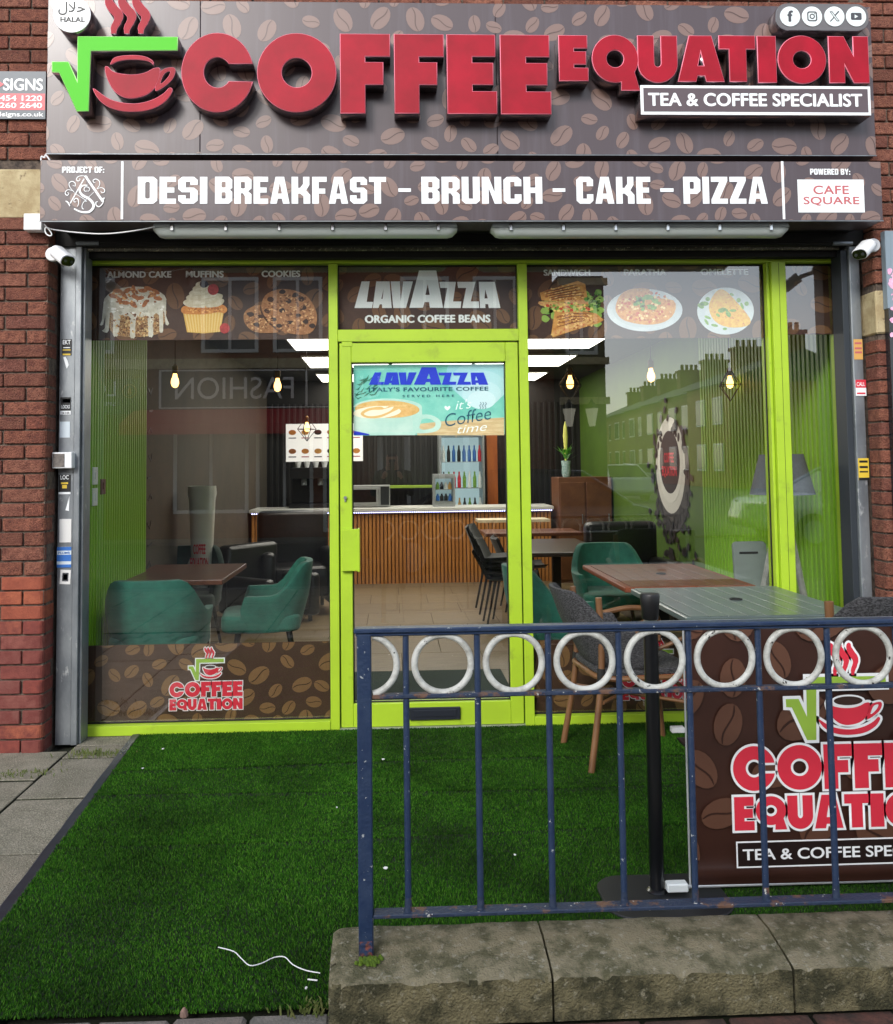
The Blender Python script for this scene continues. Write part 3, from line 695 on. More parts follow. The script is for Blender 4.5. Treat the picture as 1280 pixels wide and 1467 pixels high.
sticker(84.5,680,101.5,704.5,Y,m_ink,'black sticker with white lettering just below the entry box',[(.15,.72,.85,.97,m_print,'LOC'),(.2,.45,.8,.55,m_yel,None),(.3,.2,.7,.4,m_yel,None)])
sticker(84.5,705,101.5,708,Y-.0003,m_print,'thin white strip along the foot of a black sticker on the left rail')
mb=MB();mb.prism(pxl([(94,731),(100,711),(99,732)],Y),Y-.001,Y+.0005);solo('sticker_remnant',mb,m_print,'sharp white paper shred between two stickers on the left rail','sticker')
sticker(85.5,743.5,102.5,777,Y,M('sticker_white',(222,222,220),.5),'tall blank white sticker in the middle of the left rail')
sticker(82,783.5,102.5,813,Y,m_lbl,'blue and white striped sticker on the left rail',[(0,.3,1,.62,m_blu,None),(0,.82,1,1,m_blu,None),(.1,.66,.9,.76,m_blu,'PLUMB'),(0,.0,1,.15,m_blu,None)])
sticker(86,816,101,836.5,Y,M('sticker_white',(0,0,0)),'small white printed sticker, lowest on the left rail',[(.2,.2,.8,.8,m_grey,None),(.3,.3,.7,.7,m_print,None)],tilt=.05)
sticker(1223.5,486,1236,515,Y,m_or,'pale orange sticker, topmost on the right rail',[(.1,.75,.9,.85,m_dred,None),(.1,.3,.9,.4,m_dred,None),(.1,.5,.9,.6,m_dred,None)])
sticker(1226,544,1241,567,Y,m_print,'red and white sticker in the middle of the right rail',[(0,.5,1,1,m_pred,None),(.1,.6,.9,.85,m_print,'CALL'),(.1,.1,.9,.2,m_pred,None)])
sticker(1230,656.5,1245,688,Y,m_yel,'yellow sticker with dark lines, lowest on the right rail',[(.1,.8,.9,.9,m_ink,None),(.1,.55,.9,.65,m_ink,None),(.1,.35,.9,.42,m_ink,None),(.0,.0,1,.12,m_ink,None)])
# entry box on the rail
b=rect(76,648,104.5,671,-.22);eb=thing('entry_box','square white entry box with grey speaker face on the left rail','intercom',(b[0],-.2,b[1]))
mb=MB();mb.box(b[0],b[2],-.235,-.181,b[1],b[3]);bpart('casing',mb,m_white,eb,bevel=.004)
mb=MB();mb.box(b[0]+.006,b[0]+(b[2]-b[0])*.64,-.238,-.2352,b[1]+.008,b[3]-.008);bpart('speaker_face',mb,M('face_grey',(120,112,106),.5,c2=(80,76,74),scale=60),eb)
# neighbour's sign on the right
nb=thing('neighbour_panel','black panel with pink blossom and a blue grey top on the next shop','sign',(2.66,-.33,1))
mb=MB();mb.box(2.662,3.3,-.345,-.304,0,2.24);bpart('black_panel',mb,M('panel_black',(26,26,32),.25,c2=(40,44,50),scale=2,coat=.4),nb)
mb=MB();mb.box(2.658,3.3,-.345,-.304,2.2402,2.66);bpart('grey_panel',mb,M('panel_bluegrey',(128,144,156),.35),nb)
m_blos=M('blossom_pink',(226,150,190),.5,c2=(240,196,220),scale=60)
R=random.Random(5)
for zc_,k in ((2.40,26),(2.31,18),(2.16,6),(1.62,6),(1.25,12),(1.05,8)):
    mb=MB()
    for i in range(k):
        x=2.672+abs(R.gauss(.03,.04));z=zc_+R.gauss(0,.035);s_=R.uniform(.004,.02)
        e=[(p[0]*(1+R.uniform(-.001,.001)),p[1]) for p in ell(x,z,s_,s_*R.uniform(.6,1),9,R.uniform(0,3))]
        e=clip(e,2.663,3.29,0.01,2.65)
        if len(e)>2:mb.add([(a,-.3465-.0002*(i%3)-.00005*i,c) for a,c in e],[tuple(range(len(e)))])
    bpart('blossom_print',mb,m_blos,nb,fixn=False)
# ------------------------------------------------------------------ shopfront
m_glass=glassmat('window_glass',.165);m_clear=glassmat('glass_edge',None,(.97,.985,.975))
m_seal=M('black_rubber',(14,14,14),.6)
sf=thing('shop_front','lime green framed shop window with brown printed bands, either side of the door','shop window',(0,0,0))
def bar(nm,x0,x1,z0,z1,y0=-.05,y1=.05,par=sf,mt=None,bev=.0025):
    mb=MB();mb.box(x0,x1,y0,y1,z0,z1);return bpart(nm,mb,mt or m_lime,par,bevel=bev)
ZT=2.556
bar('top_rail',-1.69,2.575,ZT+.002,2.603)
bar('mullion',-.345,-.295,.002,ZT);bar('mullion',.7155,.7665,.002,ZT)
bar('mullion',2.152,2.2345,.056,ZT,-.075,.05);bar('mullion',2.134,2.150,.056,ZT,-.05,.05)
bar('end_post',2.541,2.5725,.002,ZT)
bar('sill',-1.69,-.3455,.0,.052,-.055);bar('sill',.767,2.540,.0,.052,-.055)
bar('transom_rail',-.2945,.715,2.119,2.186)
bar('side_jamb',-1.71,-1.6925,.0,ZT,-.05,.05,mt=m_galv)
mb=MB();mb.box(2.1935,2.1955,-.0762,-.074,.06,2.55);bpart('groove',mb,m_limed,sf)
def pane(x0,x1,z0,z1,par=sf,nm='window_pane',y=0.):
    mb=MB();mb.box(x0,x1,y,y+.006,z0,z1);me=mb.mesh(nm,[m_clear,m_glass])
    for p in me.polygons:p.material_index=1 if p.normal.y<-.9 else 0
    o=part(nm,me,par)
    s_=MB();w_=.006
    for a in ((x0,x0+w_,z0,z1),(x1-w_,x1,z0,z1),(x0+w_,x1-w_,z0,z0+w_),(x0+w_,x1-w_,z1-w_,z1)):s_.box(a[0],a[1],y-.008,y-.0005,a[2],a[3])
    bpart('seal',s_,m_seal,o);return o
pL=pane(-1.691,-.3455,.0535,ZT);pR=pane(.767,2.1335,.0535,ZT);pF=pane(2.235,2.5405,.0535,ZT);pT=pane(-.2945,.715,2.187,ZT)
YV=.009
def vin(nm,x0,x1,z0,z1,mt,par=sf):
    mb=MB();mb.box(x0,x1,YV,YV+.0015,z0,z1);return bpart(nm,mb,mt,par)
YG=YV-.0007
vTL=vin('window_graphic',-1.70,-.345,2.142,ZT,m_topbg);vTR=vin('window_graphic',.767,2.133,2.135,ZT,m_topbg)
vTC=vin('window_graphic',-.294,.714,2.187,ZT,m_topbg);vTF=vin('window_graphic',2.235,2.54,2.152,ZT,m_topbg)
vBL=vin('window_graphic',-1.70,-.345,.053,.469,m_vinbg);vBR=vin('window_graphic',.767,2.133,.053,.452,m_vinbg);vBF=vin('window_graphic',2.235,2.54,.053,.452,m_vinbg)
for v,(x0,x1,z0,z1),sd,b1 in ((vTL,(-1.69,-.346,2.144,2.55),21,0),(vTR,(.768,2.132,2.137,2.55),22,0),(vTC,(-.293,.713,2.19,2.55),23,0),(vTF,(2.236,2.539,2.155,2.55),24,0),(vBL,(-1.69,-.346,.056,.467),25,1),(vBR,(.768,2.132,.056,.45),26,1),(vBF,(2.236,2.539,.056,.45),27,1)):
    beans('bean_print',x0,x1,z0,z1,YG,.125 if b1 else .15,m_vinbean if b1 else m_topbean,m_vincr if b1 else m_topbg,v,sd,1.0)
YG-=.0016
# ---- the shop's logo, drawn on a box (x 0..1 is the width of the word COFFEE)
m_white_ed=M('print_white_outline',(238,240,240),.5);m_inkbrown=M('print_dark_brown',(54,34,26),.5)
def logo(X0,Z0,W,Y,par,g=m_pgreen,red=m_pred,H=None,off=.022):
    f=lambda pts,yy=0:[(X0+x*W,Z0+y*W) for x,y in pts]
    def u(px,py):return ((px-470)/345,(1112-py)/345)
    def remap(pts,src,dst):
        return [u(dst[0]+(x-src[0])/(src[2]-src[0])*(dst[2]-dst[0]),dst[1]+(y-src[1])/(src[3]-src[1])*(dst[3]-dst[1])) for x,y in pts]
    rs,rd=(225,158,757,473),(560,873,726,973);cs,cd=(400,238,748,475),(612,901,718,966);ss,sd=(450,0,650,150),(633,824,684,874)
    def two(nm,loops,mt,o=off):
        shape(nm,[f(l) for l in loops],Y-.0005,mt,par)
        shape(nm+'_outline',[f(l) for l in loops[:1]],Y,m_white_ed,par,offset=o*W)
    two('logo_radical',[remap(RAD,rs,rd)],g,.014)
    two('logo_saucer',[remap(SAUC,cs,cd)],red,.012)
    two('logo_cup',[remap(CUPB,cs,cd)],red,.012)
    two('logo_cup_handle',[remap(HANO,cs,cd),remap(HANI,cs,cd)],red,.009)
    shape('logo_cup_rim',[f(remap(ell(565,278,92,36),cs,cd))],Y-.0008,m_white_ed,par)
    shape('logo_cup_inside',[f(remap(ell(565,278,78,26),cs,cd))],Y-.0012,m_inkbrown,par)
    for q in STM:two('logo_steam',[remap(q,ss,sd)],red,.010)
    def word(s,widths,y0,y1):
        tot=sum(widths)+.1*(len(s)-1);x=0
        for ch,wd in zip(s,widths):
            a=x/tot;b=(x+wd)/tot
            ls=[[(a+(b-a)*p,y0+(y1-y0)*q) for p,q in l] for l in fat(ch)]
            shape('logo_letter',[f(l) for l in ls],Y-.0012,red,par)
            shape('logo_letter_outline',[f(l) for l in (ls if ch in 'OQ' else ls[:1])],Y-.0004,m_white_ed,par,offset=.011*W)
            x+=wd+.1
    word('COFFEE',[2,2.1,1.35,1.35,1.35,1.35],.178,.382)
    word('EQUATION',[1.25,1.9,1.6,1.8,1.55,.85,1.95,1.75],.0,.152)
a=at(243,1018,YG);b=at(348,1018,YG);logo(a[0],a[1],b[0]-a[0],YG,vBL)
a=at(892,1003,YG);b=at(992,1003,YG);logo(a[0],a[1],b[0]-a[0],YG,vBR)
# ---- lettering in the top bands
for s_,x0,x1,y0,y1,v in (('ALMOND CAKE',153.5,246,388.5,398,vTL),('MUFFINS',266.5,321,388,397.5,vTL),('COOKIES',375,430.5,387.5,397,vTL),
    ('SANDWICH',779,846,386,395,vTR),('PARATHA',894,955,385.5,394.5,vTR),('OMELETTE',1004,1072.5,385,394,vTR),('ORGANIC COFFEE BEANS',523,703,451,462.5,vTC)):
    text('lettering',s_,rect(x0,y0,x1,y1,YG),YG,m_print,v,bold=.062,space=1.03)
shape('lettering',[pxl(l,YG,470,360,3.2) for l in LAV],YG,m_print,vTC)
# ---- food pictures (flat print)
def layer(nm,pts,k,mt,v):return shape(nm,[pts],YG-.0004*k,mt,v)
m_icing=M('print_icing',(228,228,216),.5,c2=(196,192,172),scale=40);m_crumb=M('print_cake_crumb',(188,146,96),.5,c2=(120,84,52),scale=130,cmin=.4,cmax=.6,c3=(226,200,150),s3=150,t3=(.56,.62))
m_alm=M('print_almond',(190,120,70),.5,c2=(150,88,48),scale=90);m_cream=M('print_cream',(238,234,216),.5,c2=(200,190,156),scale=30)
m_case=M('print_cake_case',(232,186,96),.5);m_case2=M('print_case_fold',(244,214,140),.5);m_muf=M('print_muffin',(222,152,72),.5,c2=(200,124,56),scale=60)
m_berry=M('print_berry',(196,64,60),.5,c2=(150,36,40),scale=90);m_blackb=M('print_blackberry',(40,28,40),.5)
m_cook=M('print_cookie',(186,134,88),.5,c2=(146,96,58),scale=70,c3=(212,170,124),s3=90);m_choc=M('print_chocolate',(52,30,20),.5)
m_toast=M('print_toast',(226,172,90),.5,c2=(196,130,62),scale=40);m_grill=M('print_grill_mark',(120,66,32),.5);m_leaf=M('print_leaf',(86,148,50),.5,c2=(150,190,90),scale=70)
m_fill=M('print_filling',(232,200,120),.5,c2=(206,120,76),scale=60);m_plate=M('print_plate',(226,234,236),.45,c2=(206,216,222),scale=10)
m_para=M('print_paratha',(232,180,96),.5,c2=(200,128,56),scale=50,c3=(244,214,150),s3=70);m_omel=M('print_omelette',(240,206,92),.5,c2=(226,170,70),scale=60,c3=(200,110,70),s3=80,t3=(.6,.64))
Z=lambda pts:pxl(pts,YG,100,360,3.28)
R=random.Random(9)
def specks(nm,cx,cy,rx,ry,n,mats_,s0,s1,k,v,ok=None):
    for j,mt in enumerate(mats_):
        mb=MB()
        for i in range(n//len(mats_)):
            a=R.uniform(0,2*PI);q=math.sqrt(R.random());x=cx+rx*q*math.cos(a);y=cy+ry*q*math.sin(a)
            if ok and not ok(x,y):continue
            s_=R.uniform(s0,s1);p=Z([(x+s_*R.uniform(.5,1)*math.cos(t),y+s_*R.uniform(.4,.8)*math.sin(t)) for t in (0,1,2.1,3.1,4.2,5.2)])
            mb.add([(u_,YG-.0004*k-.00006*((i+j)%6),w_) for u_,w_ in p],[tuple(range(6))])
        if mb.v:bpart(nm,mb,mt,v,fixn=False)['kind']='stuff'
def C_(nm,c):return M('print_'+nm,c,.5)
# almond cake
layer('cake_side',Z(smooth([(185,250),(192,370),(240,398),(310,402),(380,396),(432,370),(438,250)],3)),1,m_crumb,vTL)
dr=[(160,240),(170,215),(200,190),(250,172),(310,166),(380,172),(430,195),(455,225),(452,300),(468,340),(452,345),(446,290),(440,285),(440,372),(430,382),(422,372),(420,300),(395,300),(393,395),(378,402),(370,392),(366,305),(345,310),(312,312),(308,400),(296,408),(284,398),(284,310),(262,306),(240,302),(230,390),(216,400),(204,390),(206,300),(190,290),(184,372),(168,382),(152,372),(166,362),(168,300),(158,345),(142,345),(152,325)]
layer('cake_icing',Z(smooth(dr,2)),2,m_icing,vTL)
for x,y,a in ((205,210,.3),(225,186,0),(255,205,.9),(262,242,.1),(270,185,-.5),(300,180,1.5),(310,215,.3),(330,220,-.2),(345,185,0),(370,175,.3),(390,205,-.4),(405,190,.5),(355,245,-1),(300,252,.6),(415,222,.2),(235,230,1)):
    layer('almond',Z(ell(x,y,22,10,10,a)),3+(x%3)*.3,m_alm,vTL)
specks('crumb_print',312,345,118,58,260,[C_('nut_light',(226,196,140)),C_('nut_dark',(126,82,44)),C_('nut_mid',(190,140,84)),C_('nut_brown',(96,58,34))],4,9,1.5,vTL)
specks('icing_gloss',300,262,140,40,46,[C_('icing_white',(250,250,244)),C_('icing_shade',(186,186,170))],3,12,2.3,vTL)
specks('almond_flake',310,215,120,40,70,[C_('almond_light',(222,170,112)),C_('almond_dark',(142,84,46)),C_('almond_mid',(198,134,80))],4,11,2.8,vTL)
# muffin
layer('muffin_case',Z([(532,280),(552,380),(630,386),(708,378),(726,280)]),1,m_case,vTL)
for i in range(13):
    x=540+i*14.5;layer('case_fold',Z([(x,288),(x+6,288),(x*.8+128+5,380),(x*.8+128,380)]),1.5,m_case2,vTL)
layer('muffin_top',Z(smooth([(524,280),(530,262),(560,255),(700,248),(735,262),(740,280),(725,292),(700,286),(640,296),(560,296),(535,292)],3)),2,m_muf,vTL)
for i,(x,y,w_,h_) in enumerate(((630,240,96,25),(634,217,86,22),(628,197,66,20),(622,177,44,18),(616,160,24,18))):
    layer('cream_swirl',Z(smooth([(x-w_,y+4),(x-w_*.8,y-h_*.6),(x,y-h_),(x+w_*.85,y-h_*.8),(x+w_,y-2),(x+w_*.7,y+h_*.8),(x,y+h_),(x-w_*.7,y+h_*.9)],3)),3+i*.5,m_cream,vTL)
    layer('swirl_shade',Z(stroke([(x-w_*.8,y+h_*.5),(x-w_*.2,y+h_*.55),(x+w_*.5,y),(x+w_*.8,y-h_*.5)],[2,5,4,1])),3.2+i*.5,M('print_cream_fold',(206,196,166),.5),vTL)
layer('blackberry',Z(ell(632,155,20,17)),6.5,m_blackb,vTL);layer('berry',Z(ell(675,180,26,26)),6.7,m_berry,vTL);layer('berry',Z(ell(729,362,24,24)),3,m_berry,vTL)
specks('muffin_crust',632,274,100,14,70,[C_('crust_light',(240,184,104)),C_('crust_dark',(176,104,44))],3,9,2.4,vTL)
# cookies
layer('cookie',Z(smooth([(818,300),(840,270),(890,252),(950,262),(990,330),(985,375),(940,384),(870,378),(828,345)],3)),1,m_cook,vTL)
layer('cookie',Z(smooth([(905,235),(930,198),(990,178),(1060,185),(1120,215),(1158,280),(1160,340),(1130,385),(1060,390),(990,370),(930,320),(903,275)],3)),2,m_cook,vTL)
layer('cookie_shadow',Z(stroke(smooth([(940,200),(908,240),(900,280),(930,328),(990,378)],4,False),9)),1.9,C_('cookie_shade',(70,42,26)),vTL)
for x,y in ((850,295),(900,305),(930,280),(880,345),(945,225),(1000,190),(1030,235),(1090,225),(1000,280),(1075,300),(1040,335),(1140,350),(1100,265),(960,320),(985,350),(1110,330),(1060,205)):
    layer('chocolate_chip',Z(smooth([(x+R.uniform(12,20)*math.cos(t),y+R.uniform(8,15)*math.sin(t)) for t in (0,1.2,2.4,3.6,4.9)],2)),2.5,m_choc,vTL)
specks('cookie_crumb',1035,290,112,92,240,[C_('cookie_light',(222,176,124)),C_('cookie_crack',(112,70,40)),C_('cookie_mid',(168,116,72))],3,10,2.3,vTL)
specks('cookie_crumb',890,325,62,52,90,[C_('cookie_light2',(222,176,124)),C_('cookie_crack2',(112,70,40))],3,9,1.3,vTL)
# sandwich
Z=lambda pts:pxl(pts,YG,470,360,3.2)
for i in range(60):
    x,y=R.uniform(985,1250),R.uniform(185,345)
    if 0:pass
    layer('lettuce',Z(smooth([(x+R.uniform(12,26)*math.cos(t),y+R.uniform(8,20)*math.sin(t)) for t in (0,1,2,3,4,5)],2)),1+(i%5)*.1,(m_leaf,M('print_lettuce_pale',(150,186,84),.5))[i%2],vTR)
layer('bread_slice',Z([(972,190),(1145,136),(1180,150),(1195,250),(1100,235),(980,225)]),2,m_toast,vTR)
layer('filling',Z(smooth([(968,230),(1040,232),(1120,240),(1210,262),(1190,276),(1100,262),(1040,262),(975,248)],2)),2.3,m_fill,vTR)
layer('bread_slice',Z([(1040,275),(1090,262),(1230,285),(1265,315),(1240,330),(1120,365),(1032,395),(1024,380)]),2.6,m_toast,vTR)
layer('filling',Z(smooth([(1030,370),(1120,330),(1235,300),(1240,318),(1140,352),(1036,388)],2)),2.9,m_fill,vTR)
for i in range(5):
    layer('grill_mark',Z(stroke([(990+i*8,200+i*9-12),(1060,185+i*10-12),(1140+i*8,158+i*12-6)],[3,6,3])),3,m_grill,vTR)
    if i<4:layer('grill_mark',Z(stroke([(1050,300+i*16),(1120,285+i*14),(1220-i*14,288+i*10)],[2,5,2])),3.2,m_grill,vTR)
specks('toast_crumb',1085,195,95,38,120,[C_('toast_light',(246,206,132)),C_('toast_dark',(170,100,44))],3,9,2.2,vTR)
specks('toast_crumb',1135,320,95,36,110,[C_('toast_light2',(246,206,132)),C_('toast_dark2',(170,100,44))],3,9,2.8,vTR)
specks('salad_bits',1110,258,118,20,90,[C_('salad_green',(120,170,60)),C_('salad_pale',(196,214,120)),C_('tomato',(204,72,44)),C_('cheese',(250,222,120))],4,12,3.4,vTR)
specks('salad_bits',1215,225,38,40,60,[C_('salad_green2',(96,150,50)),C_('salad_dark',(50,100,34)),C_('salad_pale2',(176,206,104))],4,12,1.8,vTR)
# paratha
Z=lambda pts:pxl(pts,YG,860,340,3.05)
layer('plate',Z(ell(195,318,165,93,40)),1,m_plate,vTR);layer('plate_well',Z(ell(195,318,140,76,36)),1.3,M('print_plate_well',(206,216,220),.5),vTR)
layer('paratha',Z(smooth([(68,300),(90,250),(140,225),(215,226),(220,262),(320,275),(325,330),(280,370),(200,382),(110,365),(75,335)],3)),2,m_para,vTR)
for x,y,a in ((175,270,.5),(185,300,1.5),(210,262,0),(245,280,.5),(165,285,-.5),(225,305,.2)):layer('coriander',Z(ell(x,y,24,12,9,a)),3,m_leaf,vTR)
specks('paratha_toasting',195,305,118,68,220,[C_('paratha_brown',(196,118,48)),C_('paratha_light',(252,226,164)),C_('paratha_mid',(222,158,80)),C_('paratha_red',(206,92,50))],3,11,2.4,vTR)
# omelette
layer('plate',Z(ell(548,322,124,103,40)),1,m_plate,vTR)
layer('omelette',Z(smooth([(520,228),(550,235),(590,275),(655,355),(640,388),(560,393),(500,365),(475,310),(490,260)],3)),2,m_omel,vTR)
for x,y,a in ((455,290,0),(470,270,1),(440,300,.6),(605,275,.6),(640,290,-.4),(620,300,1.2),(530,320,0),(560,335,1),(545,315,.4),(580,320,0),(515,340,.7),(470,350,.4),(500,385,.2),(545,400,0),(465,370,1),(575,250,.4)):layer('herb_leaf',Z(ell(x,y,R.choice((10,16,20)),R.choice((6,10)),9,a)),3,m_leaf,vTR)
# ------------------------------------------------------------------ door
dr_=thing('shop_door','lime green aluminium door with a coffee poster behind its glass','door',(-.285,0,0))
YD=-.045
def dbar(nm,x0,x1,z0,z1):
    mb=MB();mb.box(x0,x1,YD,.03,z0,z1);return bpart(nm,mb,m_lime,dr_,bevel=.003)
dbar('stile',-.287,-.2215,.014,2.111);dbar('stile',.6385,.7085,.014,2.111)
dbar('top_rail',-.221,.638,2.003,2.111);dbar('bottom_rail',-.221,.638,.014,.138)
mb=MB();mb.box(-.2945,-.2885,-.02,.03,.0,2.118);mb.box(.7095,.715,-.02,.03,.0,2.118);bpart('shadow_gap',mb,m_limed,sf)
mb=MB();mb.box(-.294,.715,-.06,.05,-.012,.011);bpart('threshold',mb,M('threshold_aluminium',(196,200,190),.45,metal=.5),sf)
pane(-.2205,.6375,.1385,2.0025,dr_,'glass_pane',y=-.01)
b=rect(490,758,516,818,-.06);mb=MB();mb.box(b[0],b[2]-.006,-.075,-.046,b[1],b[3]);hd=bpart('handle_plate',mb,m_lime,dr_,bevel=.003)
mb=MB();mb.box(b[2]-.012,b[2],-.095,-.046,b[1]-.002,b[3]+.004);bpart('handle_lip',mb,m_lime,hd,bevel=.002)
b=at(495,713,-.046);mb=MB();mb.cyl((b[0],-.058,b[1]),(b[0],-.045,b[1]),.009,n=14);mb.box(b[0]-.004,b[0]+.004,-.054,-.045,b[1]-.022,b[1]-.005);bpart('lock_cylinder',mb,m_galv,dr_)
b=rect(587,1013.5,660,1031.5,-.06);mb=MB();mb.box(b[0],b[2],-.062,-.046,b[1],b[3]);lb=bpart('letterbox',mb,M('letterbox_black',(34,38,46),.4),dr_,bevel=.004)
mb=MB();mb.box(b[0]+.02,b[2]-.02,-.066,-.0625,b[1]+.018,b[3]-.012);bpart('flap',mb,MATS['letterbox_black'],lb,bevel=.002)
b=rect(490,489.5,505,497,-.05);mb=MB();mb.box(b[0],b[2],-.048,-.0445,b[1]+.002,b[3]);bpart('closer_cover',mb,m_lime,dr_,bevel=.0015)
# poster
YP_=.004
b=rect(507,522,723,623,YP_)
pb=M('poster_mint',(150,216,200),.5,c2=(98,190,176),scale=3,emit=.18)  # plain print, weak emission in its colours gives the backlit look
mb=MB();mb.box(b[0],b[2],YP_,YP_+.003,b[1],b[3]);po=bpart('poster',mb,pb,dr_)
Z=lambda pts:pxl(pts,YP_,470,360,3.2)
def pl(nm,pts,k,mt,lo=None):return shape(nm,[Z(pts)]+([Z(lo)] if lo else []),YP_-.001-.0004*k,mt,po)
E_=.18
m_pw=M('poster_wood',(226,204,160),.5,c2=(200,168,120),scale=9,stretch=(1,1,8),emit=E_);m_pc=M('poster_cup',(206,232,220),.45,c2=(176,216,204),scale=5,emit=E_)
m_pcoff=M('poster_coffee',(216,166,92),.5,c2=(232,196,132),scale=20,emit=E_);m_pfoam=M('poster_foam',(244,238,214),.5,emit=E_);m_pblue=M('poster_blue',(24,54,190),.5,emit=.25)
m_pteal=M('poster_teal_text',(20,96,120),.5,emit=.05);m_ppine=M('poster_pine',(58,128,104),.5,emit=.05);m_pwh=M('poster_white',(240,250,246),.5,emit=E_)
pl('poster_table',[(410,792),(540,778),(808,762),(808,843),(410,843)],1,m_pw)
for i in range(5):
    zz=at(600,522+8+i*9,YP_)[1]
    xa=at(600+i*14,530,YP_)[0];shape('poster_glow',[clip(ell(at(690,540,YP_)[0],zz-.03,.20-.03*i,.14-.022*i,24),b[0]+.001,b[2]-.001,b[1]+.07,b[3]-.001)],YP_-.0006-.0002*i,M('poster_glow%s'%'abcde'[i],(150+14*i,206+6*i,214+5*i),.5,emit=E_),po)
for i in range(26):
    x=118+R.uniform(0,110);y=R.uniform(600,690)-(x-118)*.25
    pl('pine_sprig',stroke([(x-10,y+R.uniform(-8,8)),(x,y),(x+R.uniform(10,24),y-R.uniform(4,22))],[1,7,1]),2+(i%4)*.1,m_ppine)
pl('poster_cup',[(118,765),(128,712)]+[(x,y) for x,y in arc(275,715,157,40,180,360,18)]+[(432,765),(418,812),(400,843),(118,843)],3,m_pc)
pl('poster_cup_handle',smooth([(420,755),(470,750),(515,775),(515,810),(480,830),(405,834),(415,810)],3),2.8,m_pc,smooth([(430,772),(465,768),(492,785),(485,808),(440,818),(420,808)],3))
pl('poster_coffee',ell(272,722,148,36,32)and[(max(x,118),y) for x,y in ell(272,724,148,40,36,.02)],4,m_pcoff)
pl('poster_foam',[(max(x,118),y) for x,y in ell(225,738,110,28,30,-.05)],4.5,m_pfoam)
pl('poster_latte_art',smooth([(150,745),(180,722),(240,712),(262,720),(300,702),(350,708),(300,735),(240,762),(180,764)],3),5,M('poster_latte',(226,186,118),.5,emit=E_))
pl('poster_latte_art',smooth([(165,745),(200,728),(250,726),(300,712),(285,732),(235,752),(190,756)],3),5.5,m_pfoam)
pl('poster_blue_corner',[(118,822),(190,838),(190,843),(118,843)],5,m_pblue)
lx=lambda x,y:(188+(x-122)*(735-188)/(791-122),532+(y-88)*(612-532)/(260-88))
shape('poster_lettering',[Z([lx(*p) for p in l]) for l in LAV],YP_-.0035,m_pblue,po)
text('poster_lettering',"ITALY'S FAVOURITE COFFEE",rect(528.5,554.5,700,560.5,YP_),YP_-.0035,m_pteal,po,bold=.035,space=1.1)
text('poster_lettering',"SERVED HERE",rect(577,565.5,651,569,YP_),YP_-.0035,m_pteal,po,bold=.02,space=1.7)
text('poster_lettering',"it's",rect(652,572.5,676,586,YP_),YP_-.0035,m_pwh,po,bold=-.005,shear=.35,rot=.1)
text('poster_lettering',"Coffee",rect(637,588,704,606,YP_),YP_-.0035,m_pteal,po,bold=-.008,shear=.25,rot=.16)
text('poster_lettering',"time",rect(655,608,698,619,YP_),YP_-.0035,m_pwh,po,bold=-.005,shear=.35,rot=.1)
pl('poster_heart',smooth([(548,730),(534,716),(540,708),(548,714),(556,708),(562,716)],2),6,m_pwh)
for k in range(3):
    x=698+k*12;pl('poster_steam',stroke(smooth([(x,692),(x+5,700),(x-3,708),(x+3,716),(x-1,722)],3,False),2.5),6,m_pteal)
# ------------------------------------------------------------------ interior
m_floor=M('floor_vinyl',(118,100,70),.42,c2=(100,84,58),scale=5,stretch=(1,6,1),rnd=[(124,106,76),(112,94,66),(130,112,82)])
DEP=7.4
mb=MB();mb.box(-1.74,2.66,.052,DEP,-.04,0);fl=struct('interior_floor',mb,M('floor_joint',(62,52,38),.8))
mb=MB();mb.box(-.298,.298,-.298,.298,.0005,.004);tm=mb.mesh('floor_tile',m_floor,bevel=.0015)
for i in range(8):
    for j in range(13):
        x=-1.74+.3+.6*i+(.3 if j%2 else 0)
        if x<2.4:link('floor_tile',tm,fl,(x,.36+.6*j,0))
mb=MB();mb.box(-.30,.74,.06,1.25,.0045,.014);solo('door_mat',mb,M('mat_dark_green',(52,64,60),.95,c2=(40,50,48),scale=80,bump=.4),'dark grey green door mat just inside the shop door','mat',bevel=.004)
m_ceil=M('ceiling_dark',(44,44,42),.9)
mb=MB();mb.box(-1.74,2.66,.062,DEP,2.62,2.66);struct('interior_ceiling',mb,m_ceil)
mb=MB();mb.box(-1.86,-1.74,.02,DEP,-.02,2.7);struct('interior_wall',mb,M('wall_taupe',(74,66,54),.8,c2=(62,56,46),scale=3))
mb=MB();mb.box(2.66,2.78,.02,DEP,-.02,2.7);struct('interior_wall',mb,M('wall_green',(80,112,22),.7,c2=(70,100,20),scale=2))
mb=MB();mb.box(-1.9,2.8,DEP,DEP+.12,-.02,2.7);struct('interior_wall',mb,M('wall_black',(30,28,27),.7))
m_sl=M('slat_green',(132,184,34),.5);m_slb=M('slat_board_green',(70,104,16),.6)
def slatwall(x,s_,y0,y1,pitch,label):
    t=thing('slatted_wall_panel',label,'wall panel',(x,(y0+y1)/2,0))
    mb=MB();mb.box(min(x,x-.008*s_),max(x,x-.008*s_),y0,y1,0,2.6);bpart('backing_board',mb,m_slb,t)
    n=int((y1-y0)/pitch);mb=MB();mb.box(-.014,.014,-pitch*.33,pitch*.33,0,2.6);me=mb.mesh('slat',m_sl,bevel=.003)
    for i in range(n):link('slat',me,t,(-s_*.022,y0-(y0+y1)/2+pitch*(i+.5),0))
slatwall(-1.738,-1,.055,1.27,.045,'lime green vertical slats on the left side wall just inside the window')
slatwall(2.658,1,.055,2.5,.06,'lime green vertical slats on the right side wall just inside the window')
